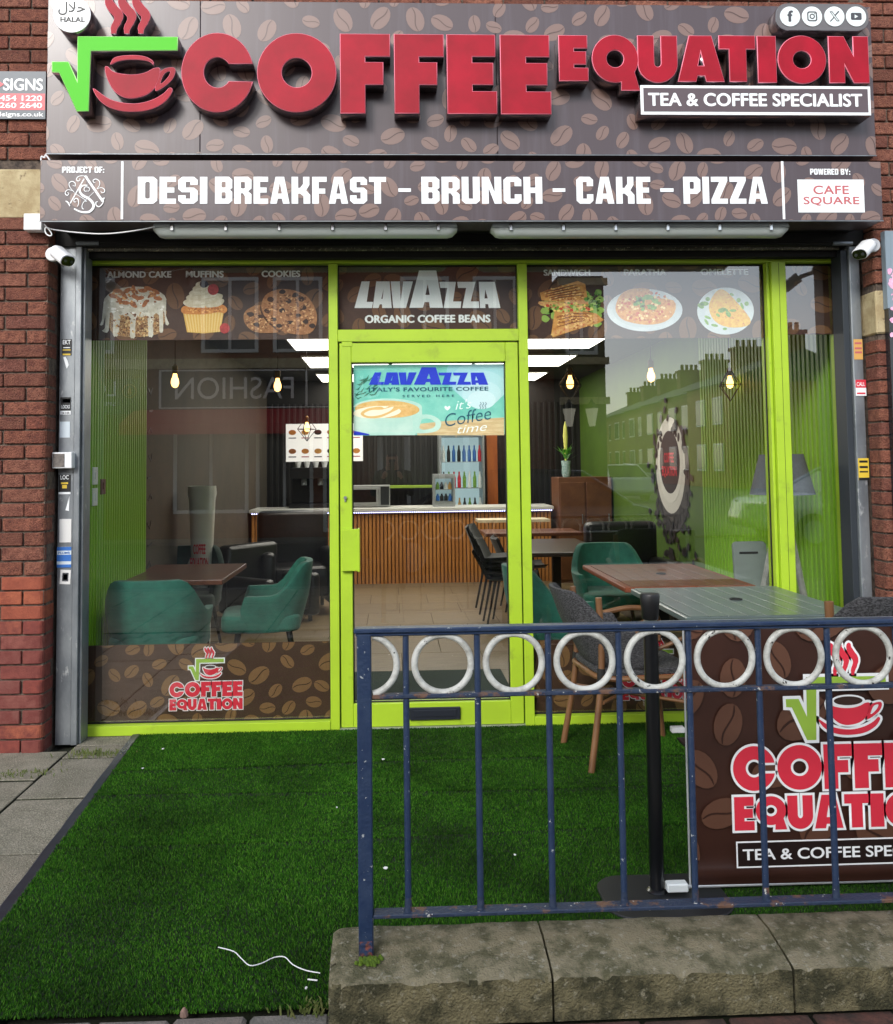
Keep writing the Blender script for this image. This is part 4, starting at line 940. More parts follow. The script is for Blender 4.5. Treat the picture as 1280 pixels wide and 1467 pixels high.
# switches on the left slats (seen edge on through the glass)
for zz,h,mt,lb,y in ((1.34,.1,m_white,'white switch plate, upper of two, on the green slats at the left',.16),(1.22,.1,m_white,'white switch plate, lower of two, on the green slats at the left',.16),(1.28,.09,M('plate_brown',(92,40,30),.5),'small brown red plate on the green slats beside the white switches',.30)):
    t=thing('switch_plate',lb,'switch',(-1.69,y,zz));mb=MB();mb.box(-1.704,-1.694,y,y+.075,zz,zz+h);bpart('plate',mb,mt,t,bevel=.002)
    mb=MB();mb.box(-1.694,-1.690,y+.025,y+.05,zz+.03,zz+.07);bpart('rocker',mb,mt,t)
# counter
ct=thing('service_counter','long wooden slatted counter with white top and blue white light strip','counter',(.1,5.9,0))
m_wood=M('counter_oak',(196,134,70),.5,c2=(176,114,56),scale=6,stretch=(1,1,.2));m_woodd=M('counter_groove',(96,58,28),.8)
mb=MB();mb.box(-1.70,1.93,5.80,6.4,0,.87);bpart('carcass',mb,m_woodd,ct)
mb=MB();mb.box(-.016,.016,0,.018,.0,.855);me=mb.mesh('slat',m_wood,bevel=.003);n=80
for i in range(n):link('slat',me,ct,(-1.68+i*.0455-.1,5.782-5.9,0))
mb=MB();mb.box(-1.72,1.96,5.74,6.42,.872,.912);bpart('counter_top',mb,M('counter_white',(206,206,200),.35),ct,bevel=.004)
mb=MB();mb.box(-1.70,1.94,5.752,5.77,.852,.871);ls_=bpart('light_strip',mb,m_black,ct)
mb=MB()
for i in range(140):
    x=-1.69+i*.026;mb.box(x,x+.012,5.746,5.7515,.857,.866)
o=bpart('light_diode',mb,M('led_blue_white',(190,190,255),.4,emit=5),ls_)
# items on and behind the counter
def microwave():
    t=thing('microwave','silver microwave oven on the left part of the counter','microwave',(-.24,6.0,.912))
    mb=MB();mb.box(-.34,.21,0,.36,.012,.27);part('casing',mb.mesh('casing',M('steel_brushed',(176,178,178),.35,metal=.6),bevel=.006),t,False)
    mb=MB();mb.box(-.31,.07,-.012,-.001,.04,.245);d=part('door',mb.mesh('door',MATS['steel_brushed'],bevel=.003),t,False)
    mb=MB();mb.box(-.28,.04,-.016,-.0125,.065,.22);part('door_glass',mb.mesh('door_glass',M('dark_glass',(16,18,20),.15)),d,False)
    mb=MB();mb.box(.095,.2,-.01,-.001,.03,.255);p=part('control_panel',mb.mesh('control_panel',M('panel_dark',(40,42,44),.3)),t,False)
    mb=MB();mb.box(.072,.088,-.03,-.012,.05,.235);part('handle',mb.mesh('handle',MATS['steel_brushed'],bevel=.003),d,False)
microwave()
def fridge(x,y,z,W,H,D,label,shelves,seed,lit):
    t=thing('drinks_fridge',label,'fridge',(x,y,z));Rr=random.Random(seed)
    fr=M('fridge_frame',(150,154,156),.4,metal=.3);e=.028
    mb=MB();mb.box(-W/2,-W/2+e,0,D,0,H);mb.box(W/2-e,W/2,0,D,0,H);mb.box(-W/2+e,W/2-e,0,D,0,e*2);mb.box(-W/2+e,W/2-e,0,D,H-e*2,H);mb.box(-W/2+e,W/2-e,D-.02,D,e*2,H-e*2)
    part('cabinet',mb.mesh('cabinet',fr),t,False)
    mb=MB();mb.box(-W/2+e+.003,W/2-e-.003,D-.034,D-.021,e*2+.004,H-e*2-.004);part('lit_back',mb.mesh('lit_back',M('fridge_light%s'%('a' if lit>.4 else 'b'),(176,200,206),.5,emit=lit)),t,False)
    for i in range(shelves):
        zz=e*2+i*(H-e*4)/shelves;mb=MB();mb.box(-W/2+e+.002,W/2-e-.002,.03,D-.04,zz+.004,zz+.012);s_=part('shelf',mb.mesh('shelf',fr),t,False)
        k=max(4,int(W/.07))
        for j in range(k):
            c=Rr.choice((m_pred,m_blu,MATS['print_leaf'],m_print,m_ink,m_or));mb=MB();h=(H-e*4)/shelves*.62;xx=-W/2+e+.03+(W-2*e-.06)*j/(k-1)
            mb.lathe([(.022,0),(.024,h*.1),(.024,h*.6),(.012,h*.8),(.011,h)],(xx,.09,zz+.0125),10)
            part('bottle',mb.mesh('bottle',c,smooth=True),s_,False)
    mb=MB();mb.box(-W/2+e*.5,W/2-e*.5,-.006,-.002,e,H-e);g=mb.mesh('glass_door',[m_clear,glassmat('fridge_glass',.05)])
    for p in g.polygons:p.material_index=1 if p.normal.y<-.9 else 0
    part('glass_door',g,t,False)
fridge(.93,6.75,0,.6,1.86,.5,'tall glass door drinks fridge behind the counter',5,2,.45)
fridge(.64,5.95,.912,.27,.40,.3,'small silver counter fridge with two shelves of cans',2,3,.3)
b=rect(410,607,520,661,6.9);mbn=thing('menu_board','white menu board with small food pictures on the back wall at the left','menu board',(b[0],6.9,b[1]))
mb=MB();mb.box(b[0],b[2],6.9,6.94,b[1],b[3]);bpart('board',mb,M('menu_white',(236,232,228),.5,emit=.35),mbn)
for i in range(6):
    for j in range(2):
        x=b[0]+(i+.5)*(b[2]-b[0])/6;z=b[1]+(j+.55)*(b[3]-b[1])/2
        shape('food_print',[ell(x,z,.05,.035,14)],6.898,(m_alm,m_muf,m_toast,m_choc)[(i+j)%4],mbn);shape('price_print',[stroke([(x-.05,z-.075),(x+.05,z-.075)],.014)],6.898,m_dred if i%2 else m_grey,mbn)
cm=thing('coffee_machine','black espresso machine with steel cups on the left of the counter','coffee machine',(-.9,6.05,.912))
mb=MB();mb.box(-.36,.36,0,.4,.36,.5);mb.box(-.36,.36,.2,.4,.05,.359);mb.box(-.38,.38,-.03,.4,0,.05);part('body',mb.mesh('body',M('machine_black',(24,24,26),.3),bevel=.01),cm,False)
for x in (-.2,.0,.2):
    mb=MB();mb.cyl((x,.1,.36),(x,.1,.28),.035);mb.cyl((x,.1,.31),(x,-.08,.29),.011);part('brew_head',mb.mesh('brew_head',m_galv,smooth=True),cm,False)
mb=MB()
for i in range(6):mb.lathe([(.025,0),(.04,.07)],(-.28+i*.11,.15,.501),12)
part('cup_row',mb.mesh('cup_row',m_white,smooth=True),cm,False)
# slatted dark back wall panel, shelf and wood column
bw=thing('slatted_back_panel','black slatted panel on the back wall behind the counter','wall panel',(0,DEP,0))
mb=MB();mb.box(-.02,.02,0,.025,0,2.3);me=mb.mesh('slat',M('slat_black',(22,21,20),.5),bevel=.004)
for i in range(54):link('slat',me,bw,(-1.68+i*.08,-.026,0))
mb=MB();mb.box(1.28,1.42,6.9,7.0,0,2.4);solo('wood_post',mb,M('post_orange_wood',(176,96,34),.5,c2=(150,76,24),scale=6,stretch=(1,1,.2)),'orange wooden post behind the counter to the right of the tall fridge','post')
mb=MB();mb.box(-.30,.75,7.0,7.3,1.12,1.15);solo('wall_shelf',mb,M('shelf_lime',(150,180,60),.5),'lime shelf on the black wall above the microwave','shelf')
cb=thing('wood_cabinet','brown wooden cabinet at the back right beside the green wall','cabinet',(2.2,5.6,0))
mb=MB();mb.box(-.2,.44,0,.5,0,1.26);part('carcass',mb.mesh('carcass',M('cabinet_brown',(112,70,40),.5,c2=(92,54,30),scale=5),bevel=.004),cb,False)
for x in (-.19,.13):
    mb=MB();mb.box(x,x+.30,-.02,-.001,.04,1.2);d=part('door',mb.mesh('door',MATS['cabinet_brown'],bevel=.004),cb,False)
    mb=MB();mb.cyl((x+.26,-.04,.7),(x+.26,-.04,.82),.006);part('handle',mb.mesh('handle',m_galv),d,False)
vs_=thing('flower_vase','clear vase of green leaves and a tall yellow stem on the brown cabinet','vase',(2.12,5.75,1.26))
mb=MB();mb.lathe([(.04,0),(.055,.05),(.05,.13),(.06,.2)],(0,0,0),16);part('vase',mb.mesh('vase',M('vase_pale',(190,210,214),.15,c2=(120,160,150),scale=40),smooth=True),vs_,False)
mb=MB();R=random.Random(2)
for i in range(26):
    a=R.uniform(0,2*PI);l=R.uniform(.08,.2);z=R.uniform(.18,.3);d=Vector((math.cos(a)*.6,math.sin(a)*.6,R.uniform(.3,1))).normalized();s_=d.cross(Vector((0,0,1))).normalized()*.018
    p=Vector((0,0,z));mb.add([p,p+d*l*.5+s_,p+d*l,p+d*l*.5-s_],[(0,1,2,3)])
part('leaves',mb.mesh('leaves',M('leaf_bright',(80,160,40),.5,c2=(120,190,70),scale=20),fixn=False),vs_,False)
mb=MB();mb.lathe([(.012,.2),(.02,.35),(.03,.5),(.02,.62),(.004,.68)],(0,0,0),10);part('flower_spike',mb.mesh('flower_spike',M('flower_yellow',(214,214,110),.6),smooth=True),vs_,False)
# ceiling light panels
for r_,(y,xs) in enumerate(((2.95,((-.97,-.02),(.0,.95),(.97,2.03))),(4.55,((-.97,-.02),(.0,.95),(.97,2.03))),(6.35,((-.97,-.02),(.0,.95),(.97,2.03))))):
    for c_,(a,b) in enumerate(xs):
        t=thing('ceiling_light_panel',('first','second','third')[r_]+' row of lit ceiling panels from the window, '+('left','middle','right')[c_]+' one','ceiling light',((a+b)/2,y,2.6),0,'lit ceiling panels')
        w_=(b-a)/2;mb=MB();mb.box(-w_,w_,-.03,1.0,0,.019);part('frame',mb.mesh('frame',m_white),t,False)
        mb=MB();mb.box(-w_+.015,w_-.015,0,.97,-.004,-.001);part('diffuser',mb.mesh('diffuser',M('panel_light',(255,248,236),.5,emit=3.3)),t,False)
# pendants
m_cord=M('cord_black',(16,14,12),.6);m_bulb=M('bulb_warm',(255,190,104),.3,emit=3.2);m_brass=M('socket_brass',(120,90,50),.4,metal=.7)
def pendant(px,py,Yd,label,cage=False):
    x,z=at(px,py,Yd);t=thing('pendant_lamp',label,'pendant lamp',(x,Yd,z),0,'bare bulb pendants near the window')
    mb=MB();mb.cyl((0,0,.1),(0,0,2.62-z),.003,n=6);part('cord',mb.mesh('cord',m_cord),t,False)
    mb=MB();mb.lathe([(.016,.05),(.02,.06),(.02,.1),(.006,.115)],(0,0,0),12);part('socket',mb.mesh('socket',m_brass,smooth=True),t,False)
    mb=MB();mb.lathe([(.003,-.045),(.018,-.037),(.026,-.016),(.025,.006),(.015,.032),(.012,.052)],(0,0,0),16);part('bulb',mb.mesh('bulb',m_bulb,smooth=True),t,False)
    mb=MB();a=[(.10*math.cos(k*PI/2+.5),.10*math.sin(k*PI/2+.5)) for k in range(4)];r_=.0035
    top=(0,0,.11);bot=(0,0,-.14)
    for k in range(4):
        p=(a[k][0],a[k][1],-.02);q=(a[(k+1)%4][0],a[(k+1)%4][1],-.02)
        mb.cyl(top,p,r_,n=5);mb.cyl(p,bot,r_,n=5);mb.cyl(p,q,r_,n=5)
    if cage:part('wire_cage',mb.mesh('wire_cage',m_cord),t,False)
pendant(251,546,1.0,'bare warm bulb hanging inside the left window, left one of three')
pendant(398,552,1.3,'bare warm bulb hanging inside the left window, middle one of three')
pendant(440,612,3.9,'warm bulb in a black wire cage hanging before the menu board',True)
pendant(817,548,1.2,'bare warm bulb hanging inside the right window next to the door',True)
pendant(933,538,1.0,'bare warm bulb hanging inside the middle of the right window')
pendant(1046,548,1.6,'dark wire cage pendant at the right end of the right window',True)
# cup mural on the right wall
mu=thing('cup_mural','round coffee cup mural with scattered beans on the green right wall','wall decal',(2.655,3.4,1.4))
def disc(nm,y,z,ry,rz_,k,mt,n=36):
    mb=MB();pts=[(y+ry*math.cos(2*PI*i/n),z+rz_*math.sin(2*PI*i/n)) for i in range(n)];mb.prism(pts,-.002-.0016*k,-.0005-.0016*k,axis='x');part(nm,mb.mesh(nm,mt),mu,False)
m_dbean=M('mural_bean_dark',(30,24,22),.6);R=random.Random(4)
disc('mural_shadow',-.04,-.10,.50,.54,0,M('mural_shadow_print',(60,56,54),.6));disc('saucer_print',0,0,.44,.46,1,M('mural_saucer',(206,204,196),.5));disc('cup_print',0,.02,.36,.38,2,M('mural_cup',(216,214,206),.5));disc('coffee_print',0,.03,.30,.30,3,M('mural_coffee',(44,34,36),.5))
o=text('lettering','COFFEE\nEQUATION',(-.22,-.12,.22,.12),0,m_pred,mu,bold=.04)
o.location=(-.012,0,0);o.rotation_euler=(0,0,-PI/2)
for i in range(120):
    a=R.uniform(0,2*PI);rr=.42+abs(R.gauss(0,.12))
    y=rr*math.cos(a);z=rr*math.sin(a)-.1
    if i<40:y=R.gauss(-.1,.2);z=-.55-abs(R.gauss(0,.2))
    mb=MB();mb.prism(ell(y,z,.045,.028,8,R.uniform(0,3)),-.0085-.0002*(i%5),-.0072,axis='x');part('bean_print',mb.mesh('bean_print',m_dbean),mu,False)
# ------------------------------------------------------------------ furniture
m_velvet=M('velvet_green',(38,116,98),.75,c2=(24,88,76),scale=9,cmin=.3,cmax=.7,sheen=.12);m_velvetd=M('velvet_dark_green',(14,54,46),.8,c2=(10,40,34),scale=9,sheen=.1);m_blackv=M('fabric_black',(16,17,18),.8,sheen=.2)
m_leg=M('leg_black',(14,14,14),.4)
def shell(W,D,zb,hb,ha,th,amax,flare,n=28,m=8,thf=None):
    mb=MB();rows=[]
    for side in (0,1):
        for i in range(n+1):
            a=-amax+2*amax*i/n;c=abs(a)/amax;t=max(0,min(1,(c-.28)/.42));t=t*t*(3-2*t);h=hb*(1-t)+ha*t
            if c>.93:h=h-(h-zb)*.35*((c-.93)/.07)**2
            for j in range(m+1):
                z=zb+(h-zb)*j/m;fz=(z-zb)/(hb-zb);fl=flare*fz*max(0,math.cos(a))
                r=(1 if side==0 else 1-th/(W/2));rr=.86+.14*min(1,fz*1.8)
                # superellipse plan
                sx,cy=math.sin(a),math.cos(a);e=.78
                X=W/2*r*rr*math.copysign(abs(sx)**e,sx);Yy=-(D/2*r*rr*math.copysign(abs(cy)**e,cy)+fl)
                mb.v.append((X,Yy,z))
    k=(n+1)*(m+1)
    for i in range(n):
        for j in range(m):
            q=i*(m+1)+j;mb.f.append((q,q+m+1,q+m+2,q+1));mb.f.append((k+q+1,k+q+m+2,k+q+m+1,k+q))
        q=i*(m+1)+m;mb.f.append((q,q+m+1,k+q+m+1,k+q));q=i*(m+1);mb.f.append((q,k+q,k+q+m+1,q+m+1))
    for q0 in (0,n*(m+1)):
        for j in range(m):q=q0+j;mb.f.append((q,q+1,k+q+1,k+q))
    mb.m=[0]*len(mb.f);return mb
def tub_chair(mv,label,loc,rz,legm=None,group='green velvet tub chairs inside the shop',seat=True):
    t=thing('tub_chair',label,'chair',loc,rz,group)
    me=shell(.60,.56,.36,.80,.60,.05,math.radians(118),.05).mesh('backrest',mv,smooth=True,bevel=.012,seg=2);part('backrest',me,t,False)
    mb=MB();mb.prism(rrect(-.255,-.24,.255,.27,.1,5),.36,.47,axis='z');part('seat',mb.mesh('seat',mv,smooth=True,bevel=.025,seg=3),t,False)
    for sx in (-1,1):
        for sy in (-1,1):
            mb=MB();mb.cyl((.18*sx,.16*sy,.37),(.24*sx,.22*sy,0),.018,.010,10);part('leg',mb.mesh('leg',legm or m_leg,smooth=True),t,False)
    return t
c0=tub_chair(m_velvet,'green velvet tub chair with its back to the left window',(-1.38,.42,0),0)
def cc(label,loc,rz,src=c0,mt=None,group=None):
    c=copy_tree(src);c.location=loc;c.rotation_euler=(0,0,rz);c['label']=label
    if group:c['group']=group
    if mt:
        for ch in c.children:
            if not ch.name.startswith('leg'):
                ch.data=ch.data.copy();ch.data.materials[0]=mt
    return c
cc('green velvet tub chair on the right of the left window table, turned to it',(-.87,1.10,0),PI/2+.12)
cc('dark green tub chair behind the left window table',(-1.62,2.05,0),PI,mt=m_velvetd)
cc('green velvet tub chair cut off by the door mullion, beside the right window table',(1.02,.62,0),-PI/2+.25)
cc('green velvet tub chair behind the brown slatted table',(1.66,1.75,0),PI)
cc('dark green tub chair far back on the right beside the green wall',(2.2,4.2,0),PI/2+.5,mt=m_velvetd)
# stacked chairs
def shellchair(label,loc,rz):
    t=thing('stacked_chair',label,'chair',loc,rz,'black shell chairs stacked behind the door glass')
    mb=MB();sec=[(.20,.43),(.05,.42),(-.15,.41),(-.21,.45),(-.26,.58),(-.32,.72)];vs=[];fs=[];n=len(sec);sec=smooth(sec,3,False);n=len(sec)
    for y,z in sec:
        w_=.22 if z<.5 else .22-.05*(z-.5)/.36
        for k,x in enumerate((-1,-.6,0,.6,1)):vs.append((x*w_,y+.04*abs(x)**2*(1 if z>.5 else 0),z+.03*abs(x)**3*(1 if z<.5 else 0)))
    for i in range(n-1):
        for k in range(4):fs.append((i*5+k,i*5+k+1,i*5+5+k+1,i*5+5+k))
    m2=len(vs);vs+=[(x,y-.022,z-.022) for x,y,z in vs];fs+=[tuple(q+m2 for q in f)[::-1] for f in fs]
    for i in range(n-1):
        for k in (0,4):a=i*5+k;fs.append((a,a+5,a+5+m2,a+m2))
    for k in range(4):fs.append((k,k+1,k+1+m2,k+m2));a=(n-1)*5+k;fs.append((a,a+1,a+1+m2,a+m2))
    mb.add(vs,fs);part('seat_shell',mb.mesh('seat_shell',m_blackv,smooth=True),t,False)
    for sx in (-1,1):
        for sy in (-1,1):
            mb=MB();mb.cyl((.14*sx,.12*sy-.02,.41),(.20*sx,.20*sy-.02,0),.011,.009,8);part('leg',mb.mesh('leg',m_leg),t,False)
    return t
s0=shellchair('black shell chair stacked behind the door glass, bottom of the stack',(1.08,3.0,0),-PI/2-.25)
for i,lb in enumerate(('second from the bottom of the stack','third from the bottom of the stack','top of the stack')):
    c=copy_tree(s0);c.location=(1.08-.03*(i+1),3.0+.02*i,.055*(i+1));c['label']='black shell chair stacked behind the door glass, '+lb
c=copy_tree(s0);c.location=(1.3,3.8,0);c['label']='black shell chair standing behind the stack of chairs';c.rotation_euler=(0,0,-PI/2);c['group']='single shell chairs'
# tables
m_ttop=M('table_walnut',(112,66,46),.38,c2=(92,52,36),scale=5,stretch=(1,5,1),coat=.2)
def table(nm,label,loc,rz,w_,d_,h,mt,slats=0,edge=None,group=None,holem=None,rim=.045,th=.03):
    t=thing(nm,label,'table',loc,rz,group)
    if not slats:
        mb=MB();mb.box(-w_/2,w_/2,-d_/2,d_/2,h-.035,h);part('tabletop',mb.mesh('tabletop',mt,bevel=.006,seg=2),t,False)
    else:
        mb=MB();e=rim;mb.box(-w_/2,w_/2,-d_/2,-d_/2+e,h-th,h-.001);mb.box(-w_/2,w_/2,d_/2-e,d_/2,h-th,h-.001);mb.box(-w_/2,-w_/2+e,-d_/2+e,d_/2-e,h-th,h-.001);mb.box(w_/2-e,w_/2,-d_/2+e,d_/2-e,h-th,h-.001)
        part('top_frame',mb.mesh('top_frame',edge or mt,bevel=.004),t,False)
        mb=MB();mb.box(-w_/2+e,w_/2-e,-d_/2+e,d_/2-e,h-th*.9,h-th*.4);part('under_panel',mb.mesh('under_panel',M('under_black',(8,8,8),.95,spec=0.)),t,False)
        sw=(w_-2*e)/slats;mb=MB();mb.box(-sw/2+.002,sw/2-.002,-d_/2+e*.15,d_/2-e*.15,0,.012);me=mb.mesh('slat',mt,bevel=.0007)
        for i in range(slats):link('slat',me,t,(-w_/2+e+sw*(i+.5),0,h-.010))
        mb=MB();mb.lathe([(.03,0),(.03,.006),(.022,.006),(.022,.001)],(0,0,h+.002),20);part('parasol_hole_cap',mb.mesh('parasol_hole_cap',holem or m_black),t,False)
    mb=MB();mb.box(-.035,.035,-.035,.035,.02,h-.03);part('pedestal',mb.mesh('pedestal',m_leg),t,False)
    mb=MB();mb.box(-.24,.24,-.24,.24,0,.02);part('base_plate',mb.mesh('base_plate',m_leg,bevel=.004),t,False)
    return t
table('cafe_table','square walnut table between green chairs in the left window',(-1.46,1.22,0),0,.76,.92,.72,m_ttop)
m_bslat=M('slat_brown',(136,82,62),.5,c2=(116,68,50),scale=8,stretch=(1,4,1),coat=.15);m_bedge=M('edge_brown',(140,72,46),.5)
table('slatted_table','brown slatted table with parasol hole just inside the right window',(1.70,.66,0),0,.76,1.12,.72,m_bslat,7,m_bedge)
table('cafe_table','dark brown table in the middle of the right side behind the green chair',(1.42,2.75,0),0,.62,1.3,.72,M('table_dark',(60,42,30),.35,coat=.2))
table('cafe_table','brown table far back on the right near the counter',(1.45,4.4,0),0,1.0,.6,.72,m_ttop)
mb=MB();mb.box(.95,1.75,4.85,5.2,.78,.81);solo('serving_shelf',mb,M('shelf_pale',(214,200,170),.5),'pale tray shelf in front of the right end of the counter','shelf')
# black leather armchair near the standee
ac=thing('armchair','black leather armchair with a buttoned back in front of the counter','armchair',(-.95,3.9,0),.25)
m_lea=M('leather_black',(20,19,20),.32,bump=.15,bscale=40)
mb=MB();mb.box(-.36,.36,.2,.38,.15,.98);part('backrest',mb.mesh('backrest',m_lea,smooth=True,bevel=.06,seg=3),ac,False)
mb=MB();mb.box(-.27,.27,-.35,.2,.18,.47);part('seat',mb.mesh('seat',m_lea,smooth=True,bevel=.05,seg=3),ac,False)
for s_ in (-1,1):
    mb=MB();mb.box(s_*.32-.07,s_*.32+.07,-.38,.22,.1,.62);part('armrest',mb.mesh('armrest',m_lea,smooth=True,bevel=.05,seg=3),ac,False)
for sx in (-.3,.3):
    for sy in (-.3,.3):
        mb=MB();mb.cyl((sx,sy,0),(sx,sy,.16),.02);part('leg',mb.mesh('leg',m_leg),ac,False)
ac2=copy_tree(ac);ac2.location=(-1.15,3.3,-.02);ac2.scale=(.9,.9,.75);ac2.rotation_euler=(0,0,.9);ac2['label']='low black leather armchair beside the white cup stand'
bb=copy_tree(ac);bb.location=(2.15,3.0,0);bb.rotation_euler=(0,0,.1);bb.scale=(.95,.95,.9);bb['label']='black armchair under the cup mural by the green wall'
# white cup-shaped standee
sd=thing('cup_standee','tall white cup stand with red COFFEE EQUATION lettering near the left wall','stand',(-1.54,2.3,0));sd.scale=(.55,.55,1)
mb=MB();mb.lathe([(.10,.0),(.12,.02),(.13,.4),(.19,1.16),(.21,1.22),(.2,1.28),(.17,1.25)],(0,0,0),24);part('cup_body',mb.mesh('cup_body',M('standee_white',(214,214,206),.4),smooth=True),sd,False)
mb=MB();mb.lathe([(.001,.0),(.165,.0)],(0,0,1.23),24,cap=False);part('coffee_disc',mb.mesh('coffee_disc',M('coffee_dark',(60,24,20),.2)),sd,False)
mb=MB();mb.tube(smooth([(.13,0,.35),(.22,0,.42),(.22,0,.6),(.15,0,.7)],4,False),.016,8);mb.tube(smooth([(-.13,0,.35),(-.22,0,.42),(-.22,0,.6),(-.15,0,.7)],4,False),.016,8);part('handle',mb.mesh('handle',MATS['standee_white'],smooth=True),sd,False)
o=text('lettering','COFFEE\nEQUATION',(-.13,.62,.13,.82),-.185,m_pred,sd,bold=.04);o.location=(0,0,0)
# tripod floor lamp, white board
lp=thing('floor_lamp','grey shade floor lamp on a pale wooden tripod behind the right mullion','lamp',(2.34,.30,0))
mb=MB();mb.lathe([(.185,1.23),(.125,1.47),(.12,1.47),(.18,1.23)],(0,0,0),28,cap=False);part('lamp_shade',mb.mesh('lamp_shade',M('shade_grey',(104,112,122),.8,c2=(92,100,110),scale=60),smooth=True),lp,False)
for a in (.35,2.4,4.4):
    mb=MB();mb.cyl((0,0,1.24),(.28*math.cos(a),.28*math.sin(a),0),.02,.022,8);part('leg',mb.mesh('leg',M('tripod_grey_wood',(186,186,180),.6,c2=(150,150,146),scale=14),smooth=True),lp,False)
mb=MB();mb.cyl((0,0,1.15),(0,0,1.26),.03);part('joint',mb.mesh('joint',m_black),lp,False)
wb=thing('folding_board','pale grey folded board leaning beside the floor lamp tripod','board',(2.30,.62,0),0)
mb=MB();mb.prism(rrect(-.11,.02,.11,.92,.03),-.012,.012);part('board',mb.mesh('board',M('board_pale',(128,138,136),.5),bevel=.003),wb,False)
mb=MB();mb.box(-.07,.05,-.018,-.0125,.84,.853);part('slot',mb.mesh('slot',m_dark),wb,False);wb.rotation_euler=(-.12,0,0)
# vertical lettering decal on the taupe wall (plain strokes)
wd_=thing('wall_decal','column of small dark marks down the taupe left wall','wall decal',(-1.737,1.6,1))
for i in range(9):
    mb=MB();y=1.42+.02*(i%2);z=2.0-.16*i;mb.prism(stroke([(y,z),(y+.07,z+.04*((i%3)-1)),(y+.10,z+.01)],.014),-1.739,-1.736,axis='x');bpart('mark',mb,m_ink,wd_)
# ------------------------------------------------------------------ outdoor cafe pieces
m_gslat=M('slat_grey_green',(92,104,100),.32,c2=(80,92,88),scale=10,coat=.2);
table('slatted_table','grey slatted outdoor table with parasol hole beyond the railing',(1.685,-.60,0),0,.80,.90,.75,m_gslat,9,m_gslat,rim=.02)
m_weave=M('weave_grey',(82,82,84),.8,c2=(30,30,32),scale=95,cmin=.42,cmax=.58,bump=.8,bscale=180,stretch=(1,1,2.2));m_bam=M('bamboo_brown',(122,86,54),.5,c2=(96,64,38),scale=14,stretch=(1,1,.4));m_wrap=M('black_wrap',(18,17,16),.7,bump=.5,bscale=200)
def wicker(label,loc,rz,sc=1):
    t=thing('wicker_chair',label,'chair',loc,rz,'grey wicker bistro chairs on the grass mat')
    me=shell(.56,.50,.47,.83,.65,.028,math.radians(100),.13,n=26,m=8).mesh('backrest',m_weave,smooth=True,bevel=.008,seg=2);part('backrest',me,t,False)
    mb=MB();mb.prism(rrect(-.235,-.22,.235,.25,.11,5),.44,.47,axis='z');part('seat',mb.mesh('seat',m_weave,smooth=True,bevel=.01,seg=2),t,False)
    mb=MB();mb.tube([(x,y,.43) for x,y in rrect(-.24,-.225,.24,.255,.11,5)],.013,8,closed=True);part('seat_ring',mb.mesh('seat_ring',m_bam,smooth=True),t,False)
    for s_ in (-1,1):
        mb=MB();mb.cyl((s_*.21,.22,.52),(s_*.235,.27,0),.0155,.014,10);l=part('leg',mb.mesh('leg',m_bam,smooth=True),t,False)
        mb=MB();mb.cyl((s_*.2115,.224,.47),(s_*.216,.234,.40),.019,n=10);part('binding',mb.mesh('binding',m_wrap),l,False)
        mb=MB();mb.tube(smooth([(s_*.20,-.21,.80),(s_*.19,-.20,.45),(s_*.22,-.27,0)],5,False),.0155,10);l=part('leg',mb.mesh('leg',m_bam,smooth=True),t,False)
        mb=MB();mb.cyl((s_*.19,-.20,.47),(s_*.193,-.205,.41),.019,n=10);part('binding',mb.mesh('binding',m_wrap),l,False)
        mb=MB();mb.tube(smooth([(s_*.27,-.06,.64),(s_*.285,.10,.665),(s_*.28,.22,.655),(s_*.255,.27,.60),(s_*.22,.25,.5)],5,False),.014,8);part('armrest',mb.mesh('armrest',m_bam,smooth=True),t,False)
        mb=MB();mb.tube(smooth([(s_*.225,.24,.28),(s_*.12,.20,.37),(s_*.05,.02,.42)],4,False),.010,8);part('brace',mb.mesh('brace',m_bam,smooth=True),t,False)
        mb=MB();mb.tube(smooth([(s_*.235,.22,.62),(s_*.21,.0,.54),(s_*.20,-.19,.60)],4,False),.010,8);part('brace',mb.mesh('brace',m_bam,smooth=True),t,False)
    mb=MB();mb.cyl((-.2,-.2,.30),(.22,.23,.30),.009);mb.cyl((.2,-.2,.315),(-.22,.23,.315),.009);part('cross_brace',mb.mesh('cross_brace',m_bam),t,False)
    return t
w0=wicker('grey wicker chair with bamboo legs left of the grey outdoor table',(1.15,-.56,0),-PI/2+.10)
w1=copy_tree(w0);w1.location=(1.85,-1.36,0);w1.rotation_euler=(0,0,.12);w1.scale=(1.12,1,1.12);w1['label']='grey wicker chair at the right end of the grey table, only its back showing'
# banner barrier
bar_=thing('banner_barrier','black pole barrier holding a brown COFFEE EQUATION banner behind the railing','barrier',(.85,-1.95,0))
mb=MB();mb.cyl((.862,-1.95,.02),(.862,-1.95,.90),.0235,n=24);mb.lathe([(.0235,0),(.034,.004),(.034,.012),(.024,.02)],(.862,-1.95,.008),24);bpart('pole',mb,M('pole_black',(14,15,18),.28,coat=.2),bar_,smooth=True)
mb=MB();mb.lathe([(.024,.0),(.027,.004),(.031,.055),(.033,.078),(.030,.086),(.004,.088)],(.862,-1.95,.905),28);bpart('pole_cap',mb,m_black,bar_,smooth=True)
mb=MB();mb.prism([(x+.86,y-1.99) for x,y in rrect(-.19,-.13,.22,.16,.09,6)],.004,.018,axis='z');bpart('base_plate',mb,M('base_black',(28,30,32),.5),bar_,bevel=.003)
mb=MB();mb.cyl((2.35,-1.95,.02),(2.35,-1.95,.90),.0235,n=24);bpart('pole',mb,MATS['pole_black'],bar_,smooth=True)
